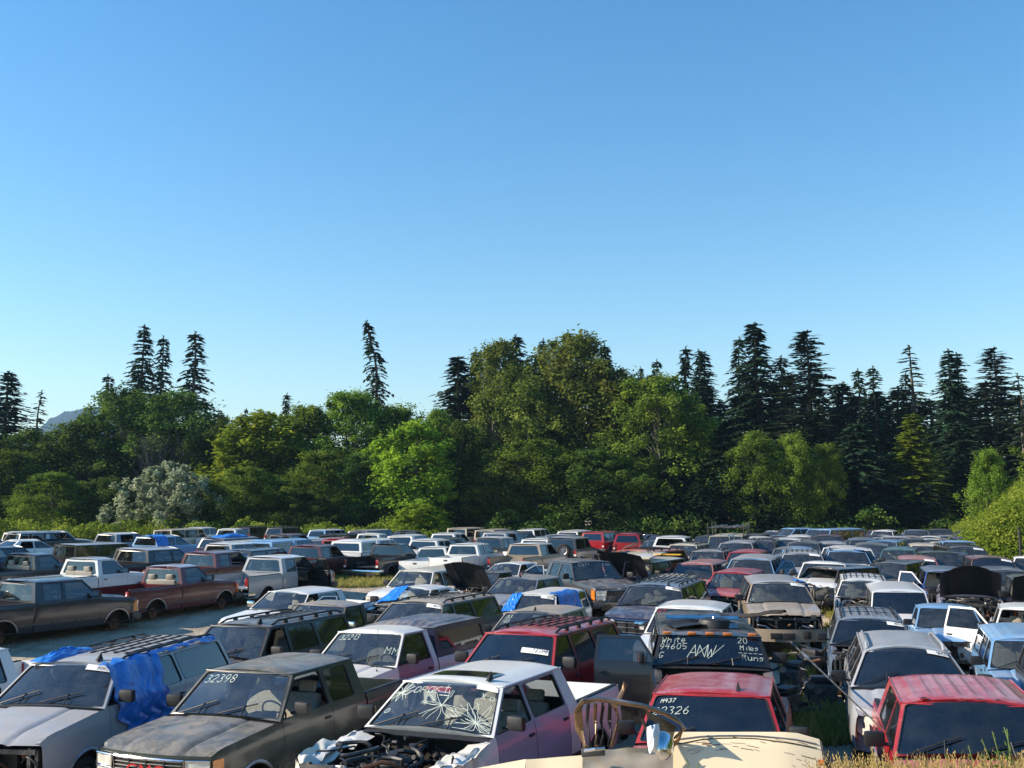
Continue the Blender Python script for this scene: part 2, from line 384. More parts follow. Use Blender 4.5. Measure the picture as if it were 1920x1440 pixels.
def m_body(c, o):
    P = RPAINT if 'rusty' in o else PAINT
    def f():
        mb = MB(); segs = []
        doors = [] if 'nodoorcut' in o else c.doors
        for sg in (-1, 1):
            x = c.xe
            for (d0, d1) in doors:   # front -> rear, d0>d1
                c.side(mb, d0 + .004, x, sg, P); x = d1 - .004
            if c.pickup:
                c.side(mb, c.xr0 - .012, x, sg, P); c.side(mb, c.xq, c.xr0 - .045, sg, P)
            else: c.side(mb, c.xq, x, sg, P)
            for ax in c.ax:  # arch lips
                pts = []
                for k in range(15):
                    t = math.pi * k / 14; xx = ax + c.Ra * math.cos(t) * .999; zz = c.Rw + c.Ra * math.sin(t)
                    if zz < c.zrock: continue
                    pts.append((xx, sg * (c.Wx(xx) * c.prof((zz - c.zrock) / (c.zt(xx) - c.zrock)) + .004), zz))
                mb.tube(pts, .018, METAL if c.boxy else BLACK if c.clad else P, 5, 1.3)
            mb.box(((c.ax[0] - c.Ra + c.ax[1] + c.Ra) / 2, sg * (c.W + .004), c.zrock + .22), (c.ax[0] - c.ax[1] - 2 * c.Ra - .04, .018, .05), BLACK if c.clad else STEEL)
            if 'cutroof' not in o:
                for cell in c.cells:
                    if cell[4] == 'door': continue
                    panel(mb, c.cellq(cell, sg), None if cell[4] == 'solid' else c.cellhole(cell, sg), P, 0, .06)
        if 'cutroof' not in o:
            q = c.wsq(); panel(mb, q, hole_of(q, .055, .055, .03, .035), P, c.wsb, .05)
            q = c.rwq(); panel(mb, q, hole_of(q, .13, .13, .05 if not c.trunk else .03, .07), P, .03, .07)
        for sg in (-1, 1):  # inner flange along the fender tops
            mb.grid(lambda u, v: Vector((c.xw0 + .1 + (c.xe - c.xw0 - .1) * u, sg * (c.Wx(c.xw0 + .1 + (c.xe - c.xw0 - .1) * u) * c.prof(1) - .15 * v), c.zt(c.xw0 + .1 + (c.xe - c.xw0 - .1) * u) - .012 - .03 * v * v)), 12, 3, P, lambda x: Vector((0, 0, 1)))
        # cowl
        mb.grid(lambda u, v: Vector((c.xw0 + c.wsb * (1 - (2 * u - 1) ** 2) * .8 - .04 + .17 * v, (2 * u - 1) * c.yb * .97, c.zbelt - .012 - .02 * v + .02 * (1 - (2 * u - 1) ** 2))), 10, 1, BLACK, lambda x: Vector((0, 0, 1)))
        # front skin
        if not (o & {'nofront', 'nogrille'}):
            zt_ = c.zt(c.xe)
            mb.grid(lambda u, v: Vector((c.xfu(2 * u - 1), (2 * u - 1) * c.Wx(c.xe) * c.prof(.3 + .7 * v), c.zrock + .08 + (zt_ - c.zrock - .08) * v + .0)), 12, 4, P, lambda x: Vector((1, 0, 0)))
        if not c.pickup:
            zt_ = c.zt(c.xq)
            mb.grid(lambda u, v: Vector((c.xru(2 * u - 1), (2 * u - 1) * c.Wx(c.xq) * c.prof(v), c.zrock + (zt_ - c.zrock) * v)), 10, 5, P, lambda x: Vector((-1, 0, 0)))
            if c.trunk:
                mb.grid(lambda u, v: Vector(((c.xr0 + .02) * (1 - v) + c.xru(2 * u - 1) * v, (2 * u - 1) * c.Wx(c.xr0 * (1 - v) + c.xq * v) * .935, c.zt(c.xr0 * (1 - v) + c.xq * v) + .03 * (1 - (2 * u - 1) ** 2))), 10, 8, P, lambda x: Vector((0, 0, 1)))
            else:
                mb.grid(lambda u, v: Vector((c.xr0 * v + c.xru(2 * u - 1) * (1 - v), (2 * u - 1) * c.yb * .99, c.zbelt)), 8, 1, P, lambda x: Vector((0, 0, 1)))
        else:
            xb = c.xr0 - .05; fl = c.zrock + .34
            for sg in (-1, 1):  # rail tops and inner walls
                mb.grid(lambda u, v: Vector((c.xq + (xb - c.xq) * u, sg * (c.Wx(c.xq + (xb - c.xq) * u) * c.prof(1) - .085 * v), c.zbed + .002)), 6, 1, P, lambda x: Vector((0, 0, 1)))
                mb.grid(lambda u, v: Vector((c.xq + (xb - c.xq) * u, sg * (c.W * .93 - .085), fl + (c.zbed - fl) * v)), 6, 1, P, lambda x: Vector((0, -sg, 0)))
                mb.box((c.ax[1], sg * (c.W - .32), fl + .09), (.85, .2, .18), P, None, .03)
                mb.box(((c.xq + xb) / 2, sg * (c.W * .93 - .045), c.zbed + .012), (xb - c.xq - .05, .07, .02), BLACK)
            mb.grid(lambda u, v: Vector((c.xq + (xb - c.xq) * u, (2 * v - 1) * (c.W * .93 - .085), fl + .012 * (int(v * 24) % 2))), 1, 24, PAINT, lambda x: Vector((0, 0, 1)))
            mb.grid(lambda u, v: Vector((xb, (2 * u - 1) * c.W * .93, fl + (c.zbed - fl) * v)), 1, 1, P, lambda x: Vector((-1, 0, 0)))
            mb.grid(lambda u, v: Vector((c.xr0 - .005, (2 * u - 1) * c.yb, c.zrock + (c.zbelt - c.zrock) * v)), 1, 1, P, lambda x: Vector((-1, 0, 0)))
        if 'crumple' in o:
            for v in mb.v:
                if v.x > c.xw0 - .1 and v.z > .3:
                    k = sm((v.x - c.xw0) / .5); n = noise.noise_vector(v * 4.0) * .11 * k + noise.noise_vector(v * 11.0) * .035 * k
                    v.x += n.x - .08 * k; v.y += n.y; v.z += n.z
        return mb.mesh('body')
    return cached((c.name, 'body', tuple(sorted(set(o) & {'nodoorcut', 'cutroof', 'nofront', 'nogrille', 'crumple', 'rusty'}))), f)

def m_hood(c, o):
    P = RPAINT if 'rusty' in o else PAINT
    def f():
        mb = MB(); ridge = .5 if c.boxy else .62
        def fn(u, v):
            a = 2 * u - 1; x = (c.xw0 + .12 + c.wsb * (1 - a * a) * .6) * (1 - v) + (c.xfu(a) - .005) * v
            z = c.zt(min(x, c.xe)) + .045 * (1 - a * a) * (1 - .5 * v) + .016 * sm((ridge - abs(a)) / .07 + .5) - .012 * math.exp(-((abs(a) - ridge - .06) / .03) ** 2)
            if v > .93: z -= .05 * ((v - .93) / .07) ** 1.5
            return Vector((x, a * c.Wx(x) * (.948 if c.boxy else .93), z + .004))
        mb.grid(fn, 40, 14, P, lambda x: Vector((0, 0, 1)))
        zc = c.zt(c.xe)
        if 'crumple' in o:
            for v in mb.v:
                n = noise.noise_vector(v * 3.0) * .09 + noise.noise_vector(v * 9.0) * .03; v.z += n.x + .05 * math.sin(v.x * 7); v.x += n.y
        return mb.mesh('hood', 28)
    return cached((c.name, 'hood', 'crumple' in o, 'rusty' in o), f)

def m_roof(c, o):
    P = RPAINT if 'rusty' in o else PAINT
    rib = 'ribs' in o
    def f():
        mb = MB()
        def h(a, v):
            e = 1 - abs(a) ** 3.2; g = sm(v / .1) * .45 + .55 if v < .1 else (sm((1 - v) / .06) * .45 + .55 if v > .94 else 1)
            return c.crown * e * g
        def fn(u, v):
            a = 2 * u - 1; b = c.wsb * (1 - a * a)
            x = (c.xw1 + b) * (1 - v) + (c.xr1 - .03 * (1 - a * a)) * v
            z = c.zre + h(a, v)
            if rib: z += .009 * (1 if (abs((a * 4.5) % 1 - .5) < .22 and .16 < v < .9 and abs(a) < .86) else 0)
            if v < .001: z = c.zre + .004 + h(a, 0) * .2
            return Vector((x, a * (c.yt + .004), z))
        mb.grid(fn, 72 if rib else 16, 18, P, lambda x: Vector((0, 0, 1)))
        # thin drip rails close the edge
        for sg in (-1, 1):
            mb.tube([(c.xw1 + .0, sg * (c.yt + .008), c.zre + .004), (c.xr1, sg * (c.yt + .008), c.zre + .004)], .013, P, 5)
        mb.tube([(c.xw1 + c.wsb * (1 - a * a) + .0, a * c.yt, c.zre + .006) for a in [k / 5 - 1 for k in range(11)]], .012, P, 5)
        return mb.mesh('roof', 28)
    return cached((c.name, 'roof', rib, 'rusty' in o), f)

def m_door(c, i, sg, o):
    P = RPAINT if 'rusty' in o else PAINT
    def f():
        mb = MB(); d0, d1 = c.doors[i]; c.side(mb, d1 + .004, d0 - .004, sg, P)
        for cell in c.cells:
            if cell[4] == 'door' and cell[5] == i: panel(mb, c.cellq(cell, sg), c.cellhole(cell, sg), P, 0, .06, .04)
        z0 = c.zrock + .04
        mb.grid(lambda u, v: Vector((d1 + .02 + (d0 - d1 - .04) * u, sg * (c.W * .9 - .04), max(z0, c.zb(d1 + .02 + (d0 - d1 - .04) * u)) * (1 - v) + (c.zbelt - .01) * v)), 4, 3, BLACK, lambda x: Vector((0, -sg, 0)))
        mb.box(((d0 + d1) / 2, sg * (c.W * .9 - .07), c.zbelt - .25), ((d0 - d1) * .6, .06, .06), BLACK)
        return mb.mesh('door')
    return cached((c.name, 'door', i, sg, 'rusty' in o), f)

def m_wheel(c, sg, ax, hub=False):
    def f():
        mb = MB(); mb.lathe([(.0, .055), (.06, .055), (.075, .03), (c.Rw * .42, .02), (c.Rw * .5, .045), (c.Rw * .6, .05), (c.Rw * .63, .0), (c.Rw * .63, -.16)], METAL, (0, 0, 0), 'y', 20, sg)
        for k in range(8):
            t = k * math.pi / 4; mb.box((c.Rw * .4 * math.cos(t), sg * .03, c.Rw * .4 * math.sin(t)), (.05, .02, .05), BLACK, Matrix.Rotation(-t, 3, 'Y'))
        return mb.mesh('wheel')
    def g():
        mb = MB(); r = c.Rw
        mb.lathe([(r * .62, .03), (r * .7, .055), (r * .9, .05), (r * .98, .02), (r, -.03), (r, -.12), (r * .98, -.17), (r * .8, -.2), (r * .6, -.18)], RUBBER, (0, 0, 0), 'y', 24, sg)
        return mb.mesh('tyre')
    def hb():
        mb = MB(); mb.lathe([(0, -.02), (.05, -.02), (.05, -.06), (.17, -.07), (.17, -.2), (.0, -.2)], RUST, (0, 0, 0), 'y', 16, sg)
        for k in range(5):
            t = k * 1.257; mb.box((.06 * math.cos(t), -sg * .05, .06 * math.sin(t)), (.014, .05, .014), STEEL)
        return mb.mesh('wheel_hub')
    if hub: return cached(('hub', sg), hb)
    return cached((c.Rw, 'wheel', sg), f), cached((c.Rw, 'tyre', sg), g)

def m_under(c, o):
    def f():
        mb = MB(); z = c.zrock + .03
        mb.box(((c.xe + c.xq) / 2, 0, z), (c.xe - c.xq - .1, c.W * 1.84, .04), UNDER)
        for s_ in (-1, 1): mb.box(((c.xe + c.xq) / 2, s_ * .45, z - .08), (c.xe - c.xq - .3, .08, .12), UNDER)
        mb.box((c.xw0 - .02, 0, (z + c.zbelt) / 2 - .01), (.04, c.W * 1.78, c.zbelt - z - .04), UNDER)
        for ax in c.ax:
            mb.tube([(ax, -c.W + .25, c.Rw), (ax, c.W - .25, c.Rw)], .05, STEEL, 8)
            for sg in (-1, 1):
                mb.grid(lambda u, v: Vector((ax + (c.Ra - .004) * math.cos(math.pi * u), sg * (c.W * .975 - .26 * v), c.Rw + (c.Ra - .004) * math.sin(math.pi * u))), 12, 1, UNDER)
                mb.grid(lambda u, v: Vector((ax + c.Ra * math.cos(math.pi * u) * v, sg * (c.W * .975 - .26), c.Rw + c.Ra * math.sin(math.pi * u) * v)), 12, 1, UNDER)
        return mb.mesh('underbody')
    return cached((c.name, 'under'), f)

def m_engine(c, seed=0, tall=True):
    def f():
        rnd = random.Random(seed * 31 + len(c.name)); mb = MB(); x0, x1 = c.xw0 + .1, c.xf - .1; z0, z1 = c.zrock + .1, c.zhood - (.02 if tall else .17)
        L = x1 - x0
        mb.box((x0 + L * .45, 0, z0 + .25), (L * .5, .5, .42), STEEL, None, .03)
        mb.box((x0 + L * .45, 0, z0 + .5), (L * .42, .42, .12), BLACK, None, .03)
        mb.lathe([(0, .12), (.2, .12), (.24, .08), (.24, .0), (.1, 0)], BLACK, (x0 + L * .5, 0, z1 - .1), 'z', 16)
        for sg in (-1, 1):
            mb.box((x0 + L * .5, sg * c.W * .86, (z0 + z1) / 2 + .1), (L, .05, .3), STEEL)
            mb.lathe([(0, .2), (.13, .19), (.16, 0)], STEEL, (c.ax[0], sg * .62, z1 - .3), 'z', 12)
            mb.box((x0 + .25, sg * .6, z1 - .1), (.25, .2, .2), rnd.choice([BLACK, BLACK, REDHOSE]), None, .02)
        mb.box((x1 - .02, 0, z1 + .0), (.07, c.W * 1.7, .06), STEEL); mb.box((x1 - .05, 0, z0 - .05), (.08, c.W * 1.6, .1), STEEL)
        for y in (-.75, -.25, .25, .75): mb.box((x1 - .02, y * c.W, (z0 + z1) / 2), (.05, .05, z1 - z0 + .1), STEEL)
        mb.box((x1 - .12, 0, (z0 + z1) / 2), (.05, c.W * 1.0, (z1 - z0) * .85), UNDER)
        for k in range(80):
            p = Vector((rnd.uniform(x0, x1 + .08), rnd.uniform(-.8, .8) * c.W, z0 + .1 + (z1 - z0 - .02) * rnd.random() ** .5))
            m = rnd.choice([BLACK, BLACK, BLACK, STEEL, STEEL, METAL, RUST, BLACK, UNDER])
            if k % 5 < 2: mb.box(p, [rnd.uniform(.03, .14) for _ in range(3)], m, Matrix.Rotation(rnd.uniform(0, 3), 3, 'Z') @ Matrix.Rotation(rnd.uniform(-.5, .5), 3, 'X'), .006)
            else:
                pts = [p]; d = Vector((rnd.gauss(0, 1), rnd.gauss(0, 1), rnd.gauss(0, .6))).normalized() * .12
                for _ in range(rnd.randint(5, 11)): d = (d + Vector([rnd.gauss(0, .04) for _ in range(3)])).normalized() * .11; pts.append(pts[-1] + d)
                for q in pts: q.z = min(max(q.z, z0), z1 + .12); q.y = max(min(q.y, c.W * .9), -c.W * .9); q.x = max(min(q.x, x1 + .15), x0)
                mb.tube(pts, rnd.choice([.008, .012, .025, .03]), m, 6)
        return mb.mesh('engine', 40)
    return cached((c.name, 'engine', seed, tall), f)

def m_seat(w_, mat, head=True):
    def f():
        mb = MB(); T = Matrix.Rotation(R(-16), 3, 'Y')
        mb.box((0, 0, .30), (.5, w_, .16), mat, None, .05); mb.box((-.30, 0, .58), (.15, w_ * .96, .56), mat, T, .06)
        if head:
            for y in ([0] if w_ < .8 else [-w_ * .3, w_ * .3]): mb.box((-.40, y, .93), (.1, .27, .17), mat, T, .04)
        mb.box((0, 0, .12), (.4, w_ * .8, .22), BLACK)
        return mb.mesh('seat', 50)
    return cached(('seat', w_, mat.name, head), f)
def m_dash(c):
    def f():
        mb = MB(); yw = c.W * .84
        mb.grid(lambda u, v: Vector((c.xw0 - .02 - .42 * v, (2 * u - 1) * yw, c.zbelt - .05 + .05 * math.sin(v * 3.1) - .03 * v)), 8, 5, DASH, lambda x: Vector((0, 0, 1)))
        mb.grid(lambda u, v: Vector((c.xw0 - .44 + .1 * v, (2 * u - 1) * yw, c.zbelt - .08 - .32 * v)), 4, 2, DASH, lambda x: Vector((-1, 0, 0)))
        mb.box((c.xw0 - .36, .38, c.zbelt - .02), (.18, .36, .09), DASH, None, .03)
        return mb.mesh('dashboard', 50)
    return cached((c.name, 'dash'), f)
def m_steer(c):
    def f():
        mb = MB(); C = Vector((c.xw0 - .62, .38, c.zbelt - .02)); A = Matrix.Rotation(R(-62), 3, 'Y')
        mb.tube([C + A @ Vector((.19 * math.cos(t), .19 * math.sin(t), 0)) for t in [k * math.pi / 9 for k in range(19)]], .014, BLACK, 6)
        mb.tube([C, C + Vector((.3, 0, -.14))], .025, BLACK, 6)
        for a in (0, math.pi): mb.tube([C, C + A @ Vector((.19 * math.sin(a) * 0 + 0, .19 * math.cos(a), 0))], .012, BLACK, 5)
        return mb.mesh('steering_wheel')
    return cached((c.name, 'steer'), f)

def m_grille(c, style):
    def f():
        mb = MB(); z0, z1 = c.zbt + .03, c.zt(c.xe) - .05; hw = c.W * .56
        X = lambda y, o=0: c.xfu(y / c.W) + o
        mb.grid(lambda u, v: Vector((X((2 * u - 1) * hw, .008), (2 * u - 1) * hw, z0 + (z1 - z0) * v)), 8, 1, BLACK, lambda x: Vector((1, 0, 0)))
        n = 7 if style == 'bars' else 3
        for k in range(n):
            z = z0 + (z1 - z0) * (k + .5) / n; mb.tube([(X(y * hw, .02), y * hw, z) for y in (-.96, -.5, 0, .5, .96)], .009, METAL if style == 'chrome' else BLACK, 5)
        fr = CHROME if style != 'paint' else STEEL
        loop = [(-1, z0), (-.5, z0), (0, z0), (.5, z0), (1, z0), (1, z1), (.5, z1), (0, z1), (-.5, z1), (-1, z1), (-1, z0)]
        mb.tube([(X(a * hw, .022), a * hw, z) for a, z in loop], .014, fr, 6)
        for y in (-.5, 0, .5): mb.box((X(y * hw, .02), y * hw, (z0 + z1) / 2), (.02, .014, z1 - z0), BLACK)
        return mb.mesh('grille')
    return cached((c.name, 'grille', style), f)
def m_lamp(c, sg, style):
    def f():
        mb = MB(); z0, z1 = c.zbt + .04, c.zt(c.xe) - .045
        def Pt(a, v, o):
            if style == 'swoop': lo = z0 + .02 + .08 * a; hi = z1 + .0 + (c.zt(c.xe - .3) - z1 - .03) * a * .6
            else: lo, hi = z0, z1
            y = c.W * (.6 + .37 * a); return Vector((c.xfu(y / c.W) + o - (.0 if style != 'swoop' else .1 * a * v), sg * y * (c.Wx(c.xe) / c.W if a > .5 else 1), lo + (hi - lo) * v))
        ref = lambda x: Vector((1, 0, 0))
        if style == 'stack':
            for (a, b) in ((.02, .47), (.53, .98)):
                mb.grid(lambda u, v: Pt(u, a + (b - a) * v, .03), 5, 1, LENS, ref)
                loop = [Pt(0, a, .03), Pt(.5, a, .03), Pt(1, a, .03), Pt(1, b, .03), Pt(.5, b, .03), Pt(0, b, .03), Pt(0, a, .03)]
                mb.tube(loop, .013, CHROME, 5)
        else:
            mb.grid(lambda u, v: Pt(u, v, .03), 6, 3, LENS, ref)
            mb.tube([Pt(0, 0, .028), Pt(.5, 0, .028), Pt(1, 0, .028), Pt(1, 1, .028), Pt(.5, 1, .028), Pt(0, 1, .028), Pt(0, 0, .028)], .012, BLACK if style == 'swoop' else CHROME, 5)
            for a in ((.32, .7) if style == 'swoop' else (.45,)):
                p = Pt(a, .5, .034); mb.lathe([(0, 0), (.05, .0), (.055, -.01)], BLACK if style == 'swoop' else METAL, p, 'y', 12); 
        for k, (a, b) in enumerate(((0, 1),)):
            mb.grid(lambda u, v: Vector((c.xe + .01 - .16 * u, sg * (c.Wx(c.xe - .16 * u) * c.prof(.8) + .008), z0 + (z1 - z0) * v * (1 if style != 'swoop' else .6))), 2, 1, AMBER, lambda x: Vector((0, sg, 0)))
        return mb.mesh('headlight')
    return cached((c.name, 'lamp', sg, style), f)
def m_bumper(c, mat, rear=False):
    def f():
        mb = MB(); s_ = -1 if rear else 1; X = (lambda a: c.xru(a) - .07) if rear else (lambda a: c.xfu(a) + .07)
        z = (c.zbt - .09) if not rear else c.zrock + .14
        prof = [(-.06, .1), (.02, .085), (.035, .03), (.035, -.05), (.0, -.11), (-.06, -.11)]
        A = [k / 6 - 1 for k in range(13)]
        pos = [(X(a) * 1.0, a * (c.W + .015)) for a in A]
        pos = [(X(1) - s_ * .32, -(c.W + .02))] + pos + [(X(1) - s_ * .32, (c.W + .02))]
        V = []
        for (px, py) in pos:
            d = Vector((s_, 0)) if abs(py) < c.W * .99 else Vector((s_ * .6, math.copysign(.8, py)))
            if (px, py) in (pos[0], pos[-1]): d = Vector((0, math.copysign(1, py)))
            for (o, dz) in prof: V.append(Vector((px + d.x * o, py + d.y * o, z + dz * 1.05)))
        n = len(prof); Fs = [(i * n + j, (i + 1) * n + j, (i + 1) * n + j + 1, i * n + j + 1) for i in range(len(pos) - 1) for j in range(n - 1)]
        mb.add(V, Fs, mat, lambda q: Vector((q.x - 0, q.y * .6, 0)) if not rear else Vector((q.x, q.y * .6, 0)))
        mb.box((X(0) - s_ * .02, 0, z - .12), (.06, c.W * 1.6, .1), BLACK)
        for y in (-.55, .55): mb.box((X(y) + s_ * .035, y * c.W, z - .02), (.02, .16, .06), BLACK)
        return mb.mesh('bumper', 40)
    return cached((c.name, 'bumper', mat.name, rear), f)
def m_tail(c, sg):
    def f():
        mb = MB(); z0, z1 = c.zrock + .32, min(c.zt(c.xq) - .04, c.zrock + .75)
        y = c.Wx(c.xq) * .97
        mb.box((c.xq - .02, sg * (y - .06), (z0 + z1) / 2), (.07, .13, z1 - z0), RED, None, .015)
        mb.box((c.xq - .025, sg * (y - .06), z0 + .07), (.07, .12, .09), WHITE)
        return mb.mesh('tail_light')
    return cached((c.name, 'tail', sg), f)
def m_tailgate(c, o):
    P = RPAINT if 'rusty' in o else PAINT
    def f():
        mb = MB(); yw = c.W * .93 - .02; fl = c.zrock + .06
        mb.box((c.xr + .025, 0, (fl + c.zbed) / 2), (.05, 2 * yw, c.zbed - fl), P, None, .012)
        mb.box((c.xr - .004, 0, (fl + c.zbed) / 2 + .03), (.012, 1.7 * yw, (c.zbed - fl) * .55), P, None, .005)
        mb.box((c.xr - .008, 0, c.zbed - .13), (.02, .2, .07), BLACK)
        return mb.mesh('tailgate')
    return cached((c.name, 'tailgate', 'rusty' in o), f)
def m_mirror(c, sg, mat):
    def f():
        mb = MB(); x, y, z = c.xw0 - .28, sg * (c.W + .12), c.zbelt + .13
        mb.box((x, y, z), (.1, .24, .18), mat, Matrix.Rotation(sg * -.15, 3, 'Z'), .04)
        mb.box((x - .056, y, z), (.008, .19, .13), CHROME, Matrix.Rotation(sg * -.15, 3, 'Z'))
        mb.tube([(x, sg * (c.W * .93), z - .07), (x, y, z - .03)], .022, BLACK, 6)
        return mb.mesh('mirror', 50)
    return cached((c.name, 'mirror', sg, mat.name), f)
def m_handle(c, i, sg):
    def f():
        mb = MB(); d0, d1 = c.doors[i]; mb.box((d1 + .14, sg * (c.W * .985 + .008), c.zbelt - .15), (.13, .03, .035), BLACK, None, .008); return mb.mesh('handle')
    return cached((c.name, 'handle', i, sg), f)
def m_rack(c, slats):
    def f():
        mb = MB(); x0, x1 = c.xw1 - .35, c.xr1 + .15; y = c.yt * .86
        zf = lambda a: c.zre + c.crown * (1 - abs(a) ** 3.2) + .0
        for sg in (-1, 1):
            z = zf(.86); n = 7
            mb.tube([(x0 + .18, sg * y, z + .0), (x0, sg * y, z + .055)] + [(x0 + (x1 - x0) * k / n, sg * y, z + .065) for k in range(1, n)] + [(x1, sg * y, z + .05), (x1 - .15, sg * y, z)], .019, BLACK, 6)
            for k in range(4): mb.box((x0 + (x1 - x0) * (k + .5) / 4, sg * y, z + .03), (.09, .05, .07), BLACK, None, .01)
        for k in range(slats):
            xx = x0 + (x1 - x0) * (k + .7) / (slats + .4)
            mb.tube([(xx, -y, zf(.86) + .06), (xx, 0, zf(0) + .045), (xx, y, zf(.86) + .06)], .013, BLACK, 5, .6)
        for y2 in (-.55, -.28, 0, .28, .55): mb.box(((x0 + x1) / 2 - .1, y2 * c.yt, zf(y2) + .008), ((x1 - x0) * -.8, .03, .014), BLACK)
        return mb.mesh('roof_rack')
    return cached((c.name, 'rack', slats), f)
def m_finrail(c):
    def f():
        mb = MB()
        for sg in (-1, 1):
            y = c.yt * .9; z = c.zre + c.crown * (1 - .9 ** 3.2)
            mb.tube([(c.xw1 - .2, sg * y, z - .01), (c.xw1 - .32, sg * y, z + .06), (c.xw1 - .6, sg * y, z + .075), (c.xr1 + .5, sg * y, z + .07), (c.xr1 + .2, sg * y, z)], [.03, .03, .022, .022, .03], PAINT, 7)
        return mb.mesh('roof_rail')
    return cached((c.name, 'fin'), f)
def m_antenna(c):
    def f():
        mb = MB(); x, y = c.xe - .9, .78 * c.W; mb.tube([(x, y, c.zt(x)), (x - .05, y, c.zt(x) + .75)], .004, BLACK, 4); mb.tube([(x, y, c.zt(x) - .01), (x, y, c.zt(x) + .04)], .016, BLACK, 6); return mb.mesh('antenna')
    return cached((c.name, 'ant'), f)
def m_sharkfin(c, y=.0):
    def f():
        mb = MB(); z = c.zre + c.crown; x = c.xw1 - .12
        mb.add([(x + .08, y - .02, z - .015), (x + .08, y + .02, z - .015), (x - .05, y + .03, z - .01), (x - .05, y - .03, z - .01), (x - .04, y, z + .1)], [(0, 1, 4), (1, 2, 4), (2, 3, 4), (3, 0, 4)], BLACK); return mb.mesh('roof_antenna')
    return cached((c.name, 'shark', y), f)
def m_wiper(c, y0):
    def f():
        q = c.wsq(); mb = MB(); u0 = .5 + y0; pts = [bil(q, u0 + k * .05, .0 + .045 * k + .01, c.wsb, .018) for k in range(7)]
        mb.tube(pts, .011, BLACK, 4); mb.tube([bil(q, u0 + .2, -.02, c.wsb, .02), pts[4] + Vector((0, 0, .02))], .01, BLACK, 4); return mb.mesh('wiper')
    return cached((c.name, 'wiper', y0), f)
def m_canopy(c, rib):
    def f():
        mb = MB(); xb = c.xr0 - .06; xe = c.xr + .04; z0 = c.zbed + .02; z1 = c.zre + .02; yb, yt = c.W * .93, c.yt + .06
        for sg in (-1, 1):
            A = [Vector((xb, sg * yb, z0)), Vector((xe, sg * yb, z0)), Vector((xe + .12, sg * yt, z1)), Vector((xb, sg * yt, z1))]
            if sg < 0: A = [A[1], A[0], A[3], A[2]]
            h = hole_of(A, .16, .16, .1, .1); panel(mb, A, h, PAINT, 0, .06); mb2 = pane(A, h, TINT); mb.add(mb2.v, mb2.f, TINT)
        q = [Vector((xe, yb, z0)), Vector((xe, -yb, z0)), Vector((xe + .12, -yt, z1)), Vector((xe + .12, yt, z1))]
        h = hole_of(q, .14, .14, .08, .1); panel(mb, q, h, PAINT, 0, .06); mb2 = pane(q, h, TINT); mb.add(mb2.v, mb2.f, TINT)
        q = [Vector((xb, -yb, z0)), Vector((xb, yb, z0)), Vector((xb, yt, z1)), Vector((xb, -yt, z1))]; panel(mb, q, hole_of(q, .2, .2, .1, .12), PAINT)
        mb.grid(lambda u, v: Vector((xb + .02 + (xe + .1 - xb) * v, (2 * u - 1) * (yt + .005), z1 + .09 * (1 - abs(2 * u - 1) ** 3) * min(1, v * 12, (1 - v) * 14 + .2) + (.014 if rib and abs(((2 * u - 1) * 4.5) % 1 - .5) < .2 and .03 < v < .97 else 0))), 60 if rib else 12, 8, PAINT, lambda x: Vector((0, 0, 1)))
        return mb.mesh('canopy', 30)
    return cached((c.name, 'canopy', rib), f)

# stroke lettering -----------------------------------------------------------------
G = {'0': "10 30 42 44 36 16 04 02 10", '1': "15 26 20", '2': "05 16 36 45 44 00 40", '3': "06 36 45 34 23 33 42 41 30 10 01", '4': "16 03 43;36 30", '5': "46 06 03 33 42 41 30 10", '6': "36 14 02 10 30 42 33 13 02",
 '7': "06 46 10", '8': "23 04 16 36 44 23 02 10 30 42 23", '9': "43 13 04 16 36 44 43 20", 'A': "00 26 40;12 32", 'C': "45 36 16 04 02 10 30 41", 'P': "00 06 36 45 34 03", 'R': "00 06 36 45 34 03;23 40", 'X': "06 40;46 00",
 'W': "06 10 24 30 46", 'H': "00 06;40 46;03 43", 'I': "20 26", 'T': "06 46;26 20", 'E': "46 06 00 40;03 33", 'G': "45 36 16 04 02 10 30 42 22", 'N': "00 06 40 46", 'M': "00 06 23 46 40", 'J': "46 41 30 10 01", 'U': "06 01 10 30 41 46", 'L': "06 00 40",
 'o': "10 01 03 14 34 43 41 30 10", 'p': "00 04 34 43 32 02", 'a': "44 14 03 01 10 30 42;44 40", 'r': "00 04 02 24 44", 't': "26 21 30;04 44", 'i': "20 24", 'l': "26 20", 'e': "02 42 34 14 02 10 40", 's': "44 14 03 33 31 00", 'u': "04 01 10 30 44;44 40", 'n': "00 04 02 24 43 40", 'k': "06 00;34 02 40", 'h': "06 00;02 24 43 40", '-': "03 43", '_': "00 40", '/': "00 46", '*': "02 23 44;40 04;20 26"}
